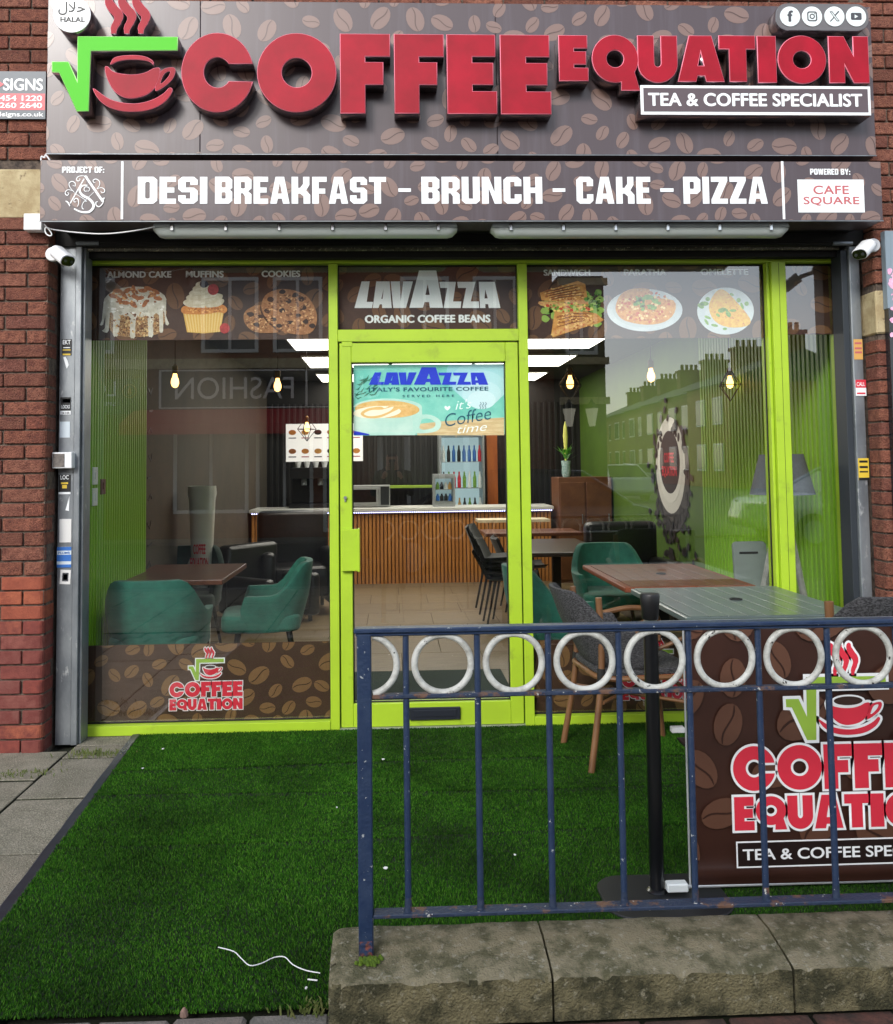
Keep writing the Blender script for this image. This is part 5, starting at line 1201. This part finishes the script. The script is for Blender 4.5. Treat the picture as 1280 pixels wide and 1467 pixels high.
mb=MB();mb.cyl((.89,-1.95,.893),(2.33,-1.95,.893),.007,n=10);mb.cyl((.972,-1.952,.03),(.972,-1.952,.893),.0035,n=6);mb.cyl((.885,-1.95,.03),(2.33,-1.95,.030),.006,n=10);bpart('banner_rail',mb,M('rail_white_steel',(206,210,212),.3,metal=.5),bar_,smooth=True)
mb=MB();mb.box(.885,.955,-1.99,-1.955,.028,.056);bpart('clamp',mb,M('clamp_white',(214,220,220),.4),bar_,bevel=.004)
m_ban=M('banner_brown',(62,38,30),.34,c2=(54,32,26),scale=3,coat=.15);m_banb=M('banner_bean',(92,62,48),.36,coat=.1);m_banc=M('banner_crease',(52,30,22),.4)
x0,x1=.976,2.30;mb=MB();nx,nz=40,30
prof=lambda x,z:-1.958-.012*math.exp(-((z-.075)/.025)**2)-.003*math.sin(x*5+z*4)-.004*math.exp(-((z-.84)/.03)**2)
vs=[];fs=[]
for j in range(nz+1):
    z=.036+(.884-.036)*(j/nz)**1.5
    for i in range(nx+1):
        x=x0+(x1-x0)*i/nx;vs.append((x,prof(x,z),z))
for j in range(nz):
    for i in range(nx):a=j*(nx+1)+i;fs.append((a,a+1,a+nx+2,a+nx+1))
k=len(vs);vs+=[(x,y+.003,z) for x,y,z in vs];fs+=[tuple(q+k for q in f)[::-1] for f in fs]
mb.add(vs,fs);bn=bpart('banner',mb,m_ban,bar_,smooth=True,fixn=False)
YN=-1.972
beans('bean_print',x0+.004,x1-.01,.12,.878,YN+.003,.20,m_banb,m_banc,bn,31,.95)
a=at(1053,1190,YN);b=at(1355,1180,YN);logo(a[0],a[1],b[0]-a[0],YN,bn,off=.02)
q=rect(1055,1201,1375,1239,YN);
shape('tagline_frame',[[(q[0],q[1]),(q[2],q[1]),(q[2],q[3]),(q[0],q[3])],[(q[0]+.005,q[1]+.005),(q[2]-.005,q[1]+.005),(q[2]-.005,q[3]-.005),(q[0]+.005,q[3]-.005)]],YN-.001,m_white_ed,bn)
shape('tagline_fill',[[(q[0]+.005,q[1]+.005),(q[2]-.005,q[1]+.005),(q[2]-.005,q[3]-.005),(q[0]+.005,q[3]-.005)]],YN-.0006,M('banner_black',(34,22,20),.4),bn)
text('tagline_lettering','TEA & COFFEE SPECIALIST',rect(1064,1212,1367,1228,YN),YN-.0018,m_white_ed,bn,bold=.025)
# ------------------------------------------------------------------ railing on its stone kerb
m_navy=M('railing_navy',(30,48,78),.42,c2=(46,62,88),scale=22,cmin=.4,cmax=.75,c3=(160,166,168),s3=60,t3=(.665,.68),bump=.25,bscale=90,coat=.1)
m_rust=M('railing_navy_rusty',(36,50,74),.6,c2=(104,76,60),scale=16,cmin=.54,cmax=.62,c3=(186,186,180),s3=40,t3=(.64,.66),bump=.5,bscale=90)
m_ring=M('ring_white_paint',(196,198,192),.5,c2=(140,138,130),scale=24,cmin=.45,cmax=.75,c3=(38,32,30),s3=34,t3=(.655,.665),bump=.3,bscale=70)
YR=-2.47
rl=thing('railing','chipped navy iron railing with a row of white rings on the stone kerb','railing',(-.08,YR,.15))
mb=MB();mb.box(-.1005,-.0615,YR-.02,YR+.02,.13,.975);bpart('post',mb,m_navy,rl,bevel=.003)
mb=MB();mb.box(-.1,-.062,YR-.0205,YR+.0205,.128,.172);bpart('rusty_foot',mb,M('rust_foot',(60,44,40),.8,c2=(150,74,50),scale=30,c3=(34,50,82),s3=40,t3=(.5,.6),bump=.6,bscale=90),rl,bevel=.003)
mb=MB();mb.box(-.108,2.4,YR-.021,YR+.021,.977,.990);mb.box(-.104,2.4,YR-.015,YR+.015,.968,.9765);bpart('top_rail',mb,m_navy,rl,bevel=.003)
mb=MB();mb.box(-.061,2.4,YR-.014,YR+.014,.800,.811);bpart('middle_rail',mb,m_rust,rl,bevel=.002)
mb=MB();mb.box(-.061,2.4,YR-.021,YR+.021,.226,.236);bpart('bottom_rail',mb,m_rust,rl,bevel=.002)
mb=MB();mb.cyl((0,0,.236),(0,0,.80),.0088,n=14);mel=mb.mesh('bar',m_navy,smooth=True)
mb=MB();mb.cyl((0,0,.811),(0,0,.969),.0085,n=14);meu=mb.mesh('bar',m_navy,smooth=True)
mb=MB();mb.lathe([(.011,.0),(.0095,.012),(.009,.035)],(0,0,.236),12);mef=mb.mesh('bar_weld',m_rust,smooth=True)
P0=.0325;PI_=.1955
for i in range(13):
    x=P0+i*PI_
    if x>2.38:break
    link('bar',mel,rl,(x+.08,0,-.15));link('bar',meu,rl,(x+.08,0,-.15));link('bar_weld',mef,rl,(x+.08,0,-.15))
mb=MB();mb.tube([(.0775*math.cos(2*PI*k/48),0,.0775*math.sin(2*PI*k/48)) for k in range(48)],.0092,12,closed=True);mer=mb.mesh('ring',m_ring,smooth=True)
for i in range(12):
    x=P0+(i+.5)*PI_+.003
    if x>2.35:break
    link('ring',mer,rl,(x+.08,0,.889-.15),(0,random.uniform(0,6),0))
mb=MB();mb.tube([(-.0745+.082*math.cos(math.radians(a_)),YR,.889+.079*math.sin(math.radians(a_))) for a_ in range(-78,79,6)],.0092,12);bpart('half_ring',mb,m_ring,rl,smooth=True)
# stone kerb
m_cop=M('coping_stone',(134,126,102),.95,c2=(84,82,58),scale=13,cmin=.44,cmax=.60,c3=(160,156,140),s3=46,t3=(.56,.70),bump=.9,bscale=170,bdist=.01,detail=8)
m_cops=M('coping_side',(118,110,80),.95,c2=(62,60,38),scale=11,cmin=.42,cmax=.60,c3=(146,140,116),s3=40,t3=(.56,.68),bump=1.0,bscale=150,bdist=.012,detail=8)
kb=thing('stone_kerb','low mossy stone kerb of long coping blocks under the railing','kerb',(.5,-2.45,0))
def block(x0,x1,end=0):
    prof=[(-2.575,.0),(-2.575,.108),(-2.52,.121),(-2.42,.136),(-2.345,.134),(-2.330,.122),(-2.33,0)]
    mb=MB();nx=70;vs=[];fs=[];R_=random.Random(int(x0*100))
    pr=[]
    for i in range(len(prof)-1):
        a,b=prof[i],prof[i+1];n=max(1,int(math.hypot(a[0]-b[0],a[1]-b[1])/.011))
        for k in range(n):pr.append((a[0]+(b[0]-a[0])*k/n,a[1]+(b[1]-a[1])*k/n))
    pr.append(prof[-1]);m=len(pr)
    from mathutils import noise as N
    for i in range(nx+1):
        x=x0+(x1-x0)*i/nx;e=0
        ds=x-x0 if end else 9
        for y,z in pr:
            q=0
            if ds<.03:q=(1-ds/.03)**2*.02
            d=N.noise(Vector((x*9,y*9,z*9)))*.003+N.noise(Vector((x*40,y*40,z*40)))*.0016
            ch=max(0,N.noise(Vector((x*22,7.1,x0)))-.05)*.03*max(0,1-(abs(y+2.575)+abs(z-.108))/.02);d-=ch*(1 if z>.1 else 0);q+=ch*.8 if z<.109 and y<-2.57 else 0
            vs.append((x,y+(d*.5+q if y<-2.5 else -q*.6)+0,max(0,z*(1-q*3)+d) if z>0.001 else z))
    for i in range(nx):
        for j in range(m-1):a=i*m+j;fs.append((a,a+m,a+m+1,a+1))
    fs.append(tuple(range(m)));fs.append(tuple(range(nx*m,(nx+1)*m)))
    mb.add(vs,fs,0)
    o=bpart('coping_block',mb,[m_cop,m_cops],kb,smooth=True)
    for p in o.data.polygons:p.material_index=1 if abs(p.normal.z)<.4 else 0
    return o
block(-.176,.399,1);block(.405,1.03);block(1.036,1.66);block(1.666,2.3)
ms=MB();R=random.Random(8)
for i in range(70):
    x=-.072+R.gauss(0,.013);y=-2.505+R.gauss(0,.010);ms.lathe([(.001,-.003),(.006,.0),(.004,.006),(.0005,.008)],(x,y,.126+R.uniform(-.002,.003)),6)
o=solo('moss_tuft',ms,M('moss_green',(92,116,20),.9,c2=(60,84,16),scale=80),'bright green moss tuft at the foot of the railing post','moss',smooth=True)
# ------------------------------------------------------------------ artificial grass
gm=thing('grass_mat','bright green artificial grass mat with a dark edging strip before the shop','mat',(0,-1.2,0))
def xl(y):return -1.363-.060*y      # left edge of the mat
ys=[-.062-(2.49-.062)*i/24 for i in range(25)]
mb=MB()
for i in range(24):
    a,b=ys[i],ys[i+1];mb.add([(xl(a),a,.006),(3.2,a,.006),(3.2,b,.006),(xl(b),b,.006)],[(0,1,2,3)])
mb.add([(xl(ys[0]),ys[0],0),(3.2,ys[0],0),(3.2,ys[0],.006),(xl(ys[0]),ys[0],.006)],[(0,1,2,3)])
bpart('backing',mb,M('mat_backing',(18,34,14),.95),gm)
mb=MB();prev=None
for i in range(25):
    y=ys[i];x=xl(y);wv=.002*math.sin(i*1.7)
    r=[(x-.048+wv,y,.002),(x-.040+wv,y,.010),(x-.004,y,.012),(x+.004,y,.004)];b_=len(mb.v);mb.v+=r
    if prev is not None:
        for k in range(3):mb.f.append((prev+k,prev+k+1,b_+k+1,b_+k));mb.m.append(0)
    prev=b_
bpart('edging_strip',mb,M('edging_rubber',(22,30,40),.5,c2=(34,42,52),scale=20),gm,smooth=True)
def grass(n,seed):
    rng=np.random.default_rng(seed)
    y=-.066-rng.random(n)*(2.50-.066);e=-1.363-.060*y
    x=e+rng.random(n)*(2.55-e);keep=~((x>-.17)&(y<-2.335))
    x=x[keep];y=y[keep];n=len(x)
    # long soft ridges where the mat was rolled
    ridge=np.zeros(n)
    for yy,am in ((-.62,.006),(-.98,.005),(-1.45,.004)):ridge+=am*2.2*np.exp(-((y-yy-.03*np.sin(x*1.7+yy*9))/.014)**2)
    h=rng.uniform(.007,.0115,n)*(1+.22*np.sin(x*3.1+1)*np.sin(y*5.3));a=rng.uniform(0,2*np.pi,n);w_=rng.uniform(.0009,.0015,n)
    lean=rng.uniform(.2,1.0,n);la=rng.normal(1.6,1.1,n)+.7*np.sin(x*2.3+y*1.7)
    dx=np.cos(la)*lean*h;dy=np.sin(la)*lean*h
    wx=np.cos(a)*w_;wy=np.sin(a)*w_
    z0=np.full(n,.006)+ridge
    v=np.empty((n,5,3),'f')
    v[:,0]=np.stack([x-wx,y-wy,z0],1);v[:,1]=np.stack([x+wx,y+wy,z0],1)
    v[:,2]=np.stack([x+wx*.85+dx*.45,y+wy*.85+dy*.45,z0+h*.62],1);v[:,3]=np.stack([x-wx*.85+dx*.45,y-wy*.85+dy*.45,z0+h*.62],1)
    v[:,4]=np.stack([x+dx,y+dy,z0+h*.9],1)
    me=bpy.data.meshes.new('blades');me.vertices.add(n*5);me.vertices.foreach_set('co',v.ravel())
    b=(np.arange(n)*5)[:,None];me.loops.add(n*7);me.polygons.add(n*2)
    li=np.concatenate([b+[0,1,2,3],b+[3,2,4]],1).ravel().astype('i');me.loops.foreach_set('vertex_index',li)
    ls=np.stack([np.arange(n)*7,np.arange(n)*7+4],1).ravel().astype('i');me.polygons.foreach_set('loop_start',ls)
    me.polygons.foreach_set('material_index',np.repeat(rng.choice([0,0,1,1,2,3],n,p=[.2,.15,.2,.1,.2,.15]),2).astype('i'))
    me.update(calc_edges=True);me.validate();return me
gr=grass(620000,5)
for nm,c in (('blade_green',(50,100,20)),('blade_mid',(40,84,18)),('blade_light',(78,124,36)),('blade_dark',(26,58,14))):
    gr.materials.append(M(nm,c,.8,spec=.08,c2=tuple(int(v*.66) for v in c),scale=1.3,cmin=.4,cmax=.62))
o=part('grass_blades',gr,gm);o['kind']='stuff'
# litter and wires on the mat
def gpt(px,py,z=.02):
    r=RX*((px-XP)/F)-UP*((py-YP)/F)+FW;t=(z-CZ)/r.z;return (r.x*t,-CD+r.y*t,z)
mb=MB();mb.tube([gpt(*p,.026) for p in smooth([(313,1357),(335,1363),(345,1372),(358,1383),(375,1380),(392,1372),(408,1371),(420,1382),(438,1390),(459,1394)],4,False)],.0015,6)
solo('white_wire',mb,m_white,'long wavy white wire lying on the grass mat near the kerb end','wire',smooth=True,fixn=False)
mb=MB();mb.tube([gpt(441,1403,.026),gpt(455,1404.5,.026)],.002,6);solo('white_wire',mb,m_white,'tiny straight piece of white wire below the wavy one','wire',fixn=False)
for px,py,s_,lb in ((234,1073,.010,'white crumb of paper on the grass near the left window sill'),(205,1101,.009,'white crumb of paper near the edging strip'),(483,1157,.006,'tiny white scrap on the grass left of the railing post'),(549,1088,.012,'white scrap on the grass just right of the railing post, upper one'),(553,1244,.014,'white scrap seen between the railing post and first bar'),(738,1225,.007,'tiny white speck on the grass between two railing bars'),(439,1416,.007,'tiny white speck on the grass below the white wires')):
    x,y,z=gpt(px,py,.024);mb=MB();R=random.Random(px);pts=[(s_*R.uniform(.35,.75)*math.cos(t),s_*R.uniform(.35,.75)*math.sin(t)) for t in (0,1,2,3,4,5)]
    mb.prism(pts,0,.003,axis='z');solo('paper_scrap',mb,m_white,lb,'litter',loc=(x,y,z))
x,y,z=gpt(233,1172,.01)
# weeds in the paving
def weeds(px,py,n,spread,label,h=.03,z=0):
    x0,y0,_=gpt(px,py,z);R=random.Random(px);mb=MB()
    for i in range(n):
        x=x0+R.gauss(0,spread);y=y0+R.gauss(0,spread*.35);a=R.uniform(0,6.28);l=h*R.uniform(.4,1.2);w_=.0025;dx,dy=math.cos(a)*l*.6,math.sin(a)*l*.6
        mb.add([(x-w_,y,z),(x+w_,y,z),(x+dx*.5+w_,y+dy*.5,z+l*.7),(x+dx*.5-w_,y+dy*.5,z+l*.7),(x+dx,y+dy,z+l*.9)],[(0,1,2,3),(3,2,4)])
    o=solo('weeds',mb,M('weed_green',(62,84,24),.8,c2=(96,98,50),scale=60),label,'weeds',fixn=False);o['kind']='stuff'
weeds(140,1082,90,.07,'thin weeds in the paving joint below the steel rail')
weeds(30,1110,80,.10,'yellowish weeds in the joint beside the brick pier',.02)
weeds(452,1450,60,.035,'small leafy weeds at the end of the stone kerb',.03)
# stones on the pavement, snail-like pebble
x,y,z=gpt(264,1456,0);mb=MB();mb.lathe([(.003,0),(.011,.003),(.010,.014),(.003,.024)],(0,0,0),8);solo('pebble',mb,M('pebble_pink',(150,120,106),.8,c2=(100,80,70),scale=60),'upright pinkish pebble at the front edge of the grass mat','pebble',loc=(x,y,z-.002),smooth=True)
# white foot of the far barrier
x,y,z=gpt(967,1052,0);mb=MB();mb.box(-.02,.05,-.02,.02,0,.03);solo('white_block',mb,m_white,'small white plastic block on the grass behind the banner edge','block',loc=(x,y,.01),bevel=.004)
# ------------------------------------------------------------------ the street behind the camera (seen in the glass)
m_rb=M('far_red_brick',(128,72,50),.9,c2=(96,50,36),scale=10);m_yb=M('far_buff_brick',(164,120,70),.9,c2=(140,98,56),scale=14)
m_slate=M('roof_slate',(70,70,74),.7,c2=(56,56,60),scale=6);m_wf=M('far_window_white',(214,214,208),.5);m_wg=M('far_window_glass',(40,46,52),.12);m_pot=M('chimney_pot',(150,90,60),.8)
def far_window(par,x0,x1,z0,z1,y,face=1,nm='window'):
    mb=MB();e=.07;yy=y+.04*face
    for a in ((x0,x1,z0,z0+e),(x0,x1,z1-e,z1),(x0,x0+e,z0+e,z1-e),(x1-e,x1,z0+e,z1-e),((x0+x1)/2-.03,(x0+x1)/2+.03,z0+e,z1-e)):mb.box(a[0],a[1],min(y,yy),max(y,yy),a[2],a[3])
    f=bpart(nm,mb,m_wf,par);mb=MB();mb.box(x0+e,x1-e,min(y,y+.01*face),max(y,y+.01*face),z0+e,z1-e);bpart('pane',mb,m_wg,f);return f
YF=-13.
fsx=thing('fashion_shop','red brick building across the road with black UM FASHION sign and red awning','building',(-2,YF,0))
mb=MB();mb.box(-9,3.35,YF-8,YF,0,6.6);bpart('wall',mb,m_rb,fsx)
mb=MB();mb.box(-9,3.4,YF-.01,YF+.12,3.42,3.62);bpart('string_course',mb,m_sand,fsx)
mb=MB();mb.box(-4.6,.3,YF+.0,YF+.30,2.62,3.35);sg=bpart('black_sign',mb,M('far_sign_black',(18,18,20),.4),fsx)
mb=MB()
for a in ((-4.62,-4.58,2.6,3.37),(-1.72,-1.68,2.6,3.37),(-4.58,.3,3.345,3.37),(-4.58,.3,2.6,2.625)):mb.box(a[0],a[1],YF+.301,YF+.32,a[2],a[3])
bpart('sign_frame',mb,m_wf,sg)
def rtext(s_,x0,x1,z0,z1,y,mt,par):     # lettering that faces the shop
    o=text('lettering',s_,(-(x1-x0)/2,-(z1-z0)/2,(x1-x0)/2,(z1-z0)/2),0,mt,par,bold=.0);o.rotation_euler=(0,0,PI)
    q=(Vector(par.location) if par.type=='EMPTY' else Vector((0,0,0)));o.location=Vector(((x0+x1)/2,y,(z0+z1)/2))-q
rtext('FASHION',-4.3,-1.95,2.78,3.22,YF+.33,M('far_letter_silver',(226,226,220),.5),sg)
rtext('UM',-1.2,-.2,2.78,3.22,YF+.33,MATS['far_letter_silver'],sg)
mb=MB();mb.prism([(YF+.31,2.58),(YF+1.3,2.25),(YF+1.3,2.05),(YF+.05,2.3),(YF+.05,2.58)],-5.1,.4,axis='x');bpart('red_awning',mb,M('awning_red',(190,26,38),.7),fsx)
for x0,x1 in ((-3.85,-2.7),(-2.4,-1.4),(-6.7,-5.6),(.2,1.2),(1.7,2.6)):far_window(fsx,x0,x1,3.75,5.3,YF)
for x0,x1 in ((-4.4,-2.9),(-2.75,-1.6)):far_window(fsx,x0,x1,.5,2.2,YF)
far_window(fsx,-1.4,-.9,.1,2.2,YF,nm='door')
mb=MB()
for x in (-.3,.25,.95,1.45):mb.box(x,x+.12,YF+.001,YF+.1,.3,2.0)
bpart('white_columns',mb,m_wf,fsx)
mb=MB();mb.box(-.3,1.5,YF+.001,YF+.05,.5,2.0);bpart('curtain',mb,M('curtain_grey',(120,122,116),.8,c2=(60,60,58),scale=5,stretch=(6,1,.2)),fsx)
q=thing('lounge_sign','white LO SPECIALIST lettering board with gold flame across the road','sign',(-5.5,YF+.4,2.8))
mb=MB();mb.box(-6.9,-5.0,YF+.3,YF+.36,2.5,3.2);bpart('board',mb,MATS['far_sign_black'],q)
rtext('LO',-5.95,-5.45,2.85,3.15,YF+.375,m_print,q)
rtext('SPECIA',-5.95,-5.45,2.66,2.74,YF+.375,m_print,q)
mb=MB();mb.tube([(-5.18+.13*math.cos(t),YF+.38,2.95+.13*math.sin(t)) for t in [k*PI/8 for k in range(16)]],.012,5,closed=True);mb.lathe([(.005,-.1),(.05,-.04),(.03,.03),(.002,.1)],(-5.18,YF+.39,2.95),8);bpart('flame_emblem',mb,M('gold',(200,150,50),.4),q)
# terrace houses up the side street
R=random.Random(12)
for i in range(7):
    t0=i*6.6;y0=-40-t0;xx=17.6+3.5*i*6.6/46
    hs_=thing('terrace_house',('nearest','second','third','fourth','fifth','sixth','farthest')[i]+' red brick terrace house of the row up the side street','house',(xx,y0,0),0,'terrace houses up the side street')
    mb=MB();mb.box(xx,xx+8,y0-6.58,y0,0,5.6);bpart('wall',mb,m_rb if i else m_yb,hs_)
    mb=MB();mb.prism([(xx-.3,5.55),(xx+4,7.3),(xx+8.3,5.55)],y0-6.58,y0,axis='y');rf=bpart('roof',mb,m_slate,hs_)
    mb=MB();mb.box(xx+2.6,xx+4.2,y0-1.0,y0-.2,5.9,8.1);mb.box(xx+2.5,xx+4.3,y0-1.1,y0-.1,8.1,8.3)
    for k in range(4):mb.cyl((xx+2.9+k*.35,y0-.6,8.3),(xx+2.9+k*.35,y0-.6,8.75),.12,n=8)
    bpart('chimney',mb,m_rb,rf)
    for zz in ((.9,2.4),(3.4,4.9)):
        for yy in (1.0,3.6):
            mb=MB();mb.box(xx-.06,xx-.002,y0-yy-1.4,y0-yy,zz[0],zz[1]);f=bpart('window',mb,m_wf,hs_)
            mb=MB();mb.box(xx-.07,xx-.061,y0-yy-1.3,y0-yy-.1,zz[0]+.1,zz[1]-.1);bpart('pane',mb,m_wg,f)
e=thing('end_house','red brick house with white bay windows closing the end of the side street','house',(18,-88,0))
mb=MB();mb.box(11,21,-98,-90,0,5.2);bpart('wall',mb,m_rb,e)
mb=MB();mb.prism([(-98.4,5.2),(-94,8),(-89.6,5.2)],10.6,21.4,axis='x');bpart('roof',mb,m_slate,e)
for x0,x1,z0,z1 in ((13.5,14.6,3,4.6),(17,18.2,3,4.6),(13.3,18.4,4.6,4.8),(13.3,18.4,2.3,2.5)):
    mb=MB();mb.box(x0,x1,-90,-89.7,z0,z1);bpart('window',mb,m_wf,e)
cn=thing('corner_pub','dark timbered corner building beside the side street across the road','building',(3.9,YF,0))
mb=MB();mb.box(3.37,4.3,YF-8,YF+.5,0,5.2);bpart('wall',mb,M('timber_dark',(64,52,42),.8,c2=(40,34,30),scale=4),cn)
for z in (.2,2.6,3.4,5.0):
    mb=MB();mb.box(3.36,4.36,YF+.501,YF+.6,z,z+.14);bpart('ledge',mb,m_sand,cn)
far_window(cn,3.5,4.15,3.6,4.7,YF+.5)
for x in (3.5,3.95):
    l=thing('lantern',('left' if x>3.6 else 'right')+' of two white glass wall lanterns mirrored in the window beside the door','lantern',(x,YF+.75,2.35),0,'lanterns on the corner building')
    mb=MB();mb.lathe([(.06,-.2),(.13,.15)],(0,0,0),4);part('lantern_glass',mb.mesh('lantern_glass',M('lantern_white',(226,220,196),.4,emit=.4)),l,False)
    mb=MB();mb.lathe([(.15,.15),(.04,.28),(.01,.34)],(0,0,0),4);part('lantern_cap',mb.mesh('lantern_cap',m_black),l,False)
# cars
def car(label,loc,rz,col,nm='parked_car'):
    t=thing(nm,label,'car',loc,rz,'parked cars across the road');L=4.2
    pts=smooth([(-2.1,.35),(-2.1,.7),(-1.95,.88),(-1.1,.98),(-.4,1.0),(1.3,1.0),(1.95,.95),(2.1,.75),(2.1,.35),(1.0,.25),(-1.0,.25)],3)
    mb=MB();mb.prism(pts,-.86,.86,axis='y');part('body',mb.mesh('body',col,smooth=True,bevel=.06,seg=2),t,False)
    mb=MB();g=[(-1.15,.97),(-.45,1.40),(.2,1.46),(1.1,1.42),(1.75,.97)];vs=[(x,-.78+.16*(z>1),z) for x,z in g]+[(x,.78-.16*(z>1),z) for x,z in g];n=5
    mb.add(vs,[tuple(range(5)),tuple(range(9,4,-1))]+[(i,i+5,(i+1)%5+5,(i+1)%5) for i in range(5)]);part('windows',mb.mesh('windows',M('car_glass',(18,22,26),.08),bevel=.03),t,False)
    mb=MB();mb.add([(x,y,z+.012) for x,y,z in ((-.5,-.60,1.40),(.2,-.60,1.46),(1.12,-.60,1.42),(1.12,.60,1.42),(.2,.60,1.46),(-.5,.60,1.40))],[(0,1,4,5),(1,2,3,4)]);mb.tube([(-1.15,-.79,.98),(-.45,-.63,1.40),(.2,-.63,1.47),(1.1,-.63,1.43),(1.75,-.79,.98)],.03,6);mb.tube([(-1.15,.79,.98),(-.45,.63,1.40),(.2,.63,1.47),(1.1,.63,1.43),(1.75,.79,.98)],.03,6)
    part('roof',mb.mesh('roof',col,smooth=True,fixn=False),t,False)
    for x in (-1.3,1.3):
        for s_ in (-1,1):
            mb=MB();mb.cyl((x,s_*.72,.32),(x,s_*.90,.32),.32,n=24);wh=part('wheel',mb.mesh('wheel',m_black,bevel=.03),t,False)
            mb=MB();mb.cyl((x,s_*.901,.32),(x,s_*.915,.32),.2,n=16);part('rim',mb.mesh('rim',m_galv),wh,False)
    for s_ in (-1,1):
        mb=MB();mb.lathe([(.001,0),(.12,.01)],(0,0,0),10);me=mb.mesh('headlight',m_wf);o=part('headlight',me,t,False);o.location=(-2.06,s_*.6,.72);o.rotation_euler=(0,-PI/2,0)
    return t
car('black car parked by the kerb straight across from the door',(1.55,-7.9,-.13),0,M('car_black',(16,18,22),.25,coat=.6))
car('silver car parked across the road at the right',(8.6,-11.0,-.13),0,M('car_silver',(176,182,184),.3,metal=.3,coat=.6))
car('white car standing in the mouth of the side street',(8.8,-30,-.12),1.45,M('car_white',(206,210,210),.35,coat=.5))
car('grey car parked along the terrace up the side street',(13.6,-44,-.12),1.5,M('car_grey',(110,116,120),.35,coat=.5))
# ------------------------------------------------------------------ photographer, seen in the door glass
ph=thing('person','person in a dark coat holding up a phone, mirrored in the door glass','person',(.0,-5.3,0))
ph_me=bpy.data.meshes.new('body')
J=dict(pel=(0,0,.86,.15,.11),sp=(0,.0,1.08,.155,.11),ch=(0,.0,1.27,.165,.11),nk=(0,.01,1.40,.06,.055),hd=(0,.02,1.46,.075,.085),ht=(0,.01,1.52,.082,.09),top=(0,0,1.575,.05,.06),
 ls=(-.17,0,1.32,.06,.06),le=(-.22,.05,1.08,.048,.048),lw=(-.06,.24,1.36,.03,.028),rs=(.17,0,1.32,.06,.06),re=(.22,.05,1.08,.048,.048),rw=(.06,.24,1.36,.03,.028),
 lh=(-.09,0,.80,.10,.1),lk=(-.1,.02,.45,.065,.065),la=(-.1,0,.09,.045,.05),lt=(-.11,.13,.03,.04,.03),rh=(.09,0,.80,.10,.1),rk=(.1,.02,.45,.065,.065),ra=(.1,0,.09,.045,.05),rt=(.11,.13,.03,.04,.03))
ks=list(J);E_=[('pel','sp'),('sp','ch'),('ch','nk'),('nk','hd'),('hd','ht'),('ht','top'),('ch','ls'),('ls','le'),('le','lw'),('ch','rs'),('rs','re'),('re','rw'),('pel','lh'),('lh','lk'),('lk','la'),('la','lt'),('pel','rh'),('rh','rk'),('rk','ra'),('ra','rt')]
ph_me.from_pydata([J[k][:3] for k in ks],[(ks.index(a),ks.index(b)) for a,b in E_],[])
tmp=bpy.data.objects.new('body',ph_me);S.collection.objects.link(tmp)
mod=tmp.modifiers.new('s','SKIN');sd_=tmp.modifiers.new('u','SUBSURF');sd_.levels=1;sd_.render_levels=1
for v,k in zip(ph_me.skin_vertices[0].data,ks):v.radius=J[k][3:5];v.use_root=(k=='pel')
dg=bpy.context.evaluated_depsgraph_get();me=bpy.data.meshes.new_from_object(tmp.evaluated_get(dg));bpy.data.objects.remove(tmp)
m_coat=M('coat_dark',(24,26,32),.85);m_skin=M('skin',(176,128,104),.6);m_jean=M('trousers_dark',(30,34,44),.85);m_hair=M('hair_dark',(26,20,18),.8)
me.materials.clear()
for m_ in (m_coat,m_skin,m_jean,m_hair):me.materials.append(m_)
for p in me.polygons:
    c=p.center;p.use_smooth=True
    p.material_index=3 if (c.z>1.54 or (c.z>1.47 and c.y<.0)) else 1 if c.z>1.395 and abs(c.x)<.12 and c.y<.16 else 1 if c.y>.215 and c.z>1.2 else 2 if c.z<.84 else 0
part('body',me,ph,False)
mb=MB()
for s_ in (-1,1):
    mb.lathe([(.001,-.006),(.008,0),(.001,.006)],(s_*.03,.098,1.49),8)
part('eyes',mb.mesh('eyes',m_white,smooth=True),ph,False)
mb=MB();mb.prism([(.095,1.49),(.112,1.46),(.095,1.452)],-.012,.012,axis='x');part('nose',mb.mesh('nose',m_skin),ph,False)
for s_ in (-1,1):
    mb=MB();mb.box(s_*.05-.016,s_*.05+.016,.225,.262,1.375,1.45)
    hd_=part('hand',mb.mesh('hand',m_skin,smooth=True,bevel=.012,seg=2),ph,False)
    for k in range(4):
        mb=MB();z=1.445-.022*k;mb.tube([(s_*.06,.262,z),(s_*.056,.288,z+.003),(s_*.04,.302,z+.004),(s_*.024,.304,z+.004)],[.0095,.0088,.008,.0065],8);part('finger',mb.mesh('finger',m_skin,smooth=True),hd_,False)
    mb=MB();mb.tube([(s_*.05,.235,1.395),(s_*.035,.25,1.41),(s_*.02,.262,1.425)],[.011,.0095,.008],8);part('thumb',mb.mesh('thumb',m_skin,smooth=True),hd_,False)
ph2=thing('mobile_phone','black phone held up by the photographer mirrored in the door glass','phone',(0,-5.02,1.40))
mb=MB();mb.prism(rrect(-.038,-.05,.038,.095,.01),-.004,.004);part('phone_body',mb.mesh('phone_body',m_black,bevel=.001),ph2,False)
mb=MB();mb.cyl((.02,.004,.075),(.02,.006,.075),.008);part('lens',mb.mesh('lens',MATS['lens_dark']),ph2,False)
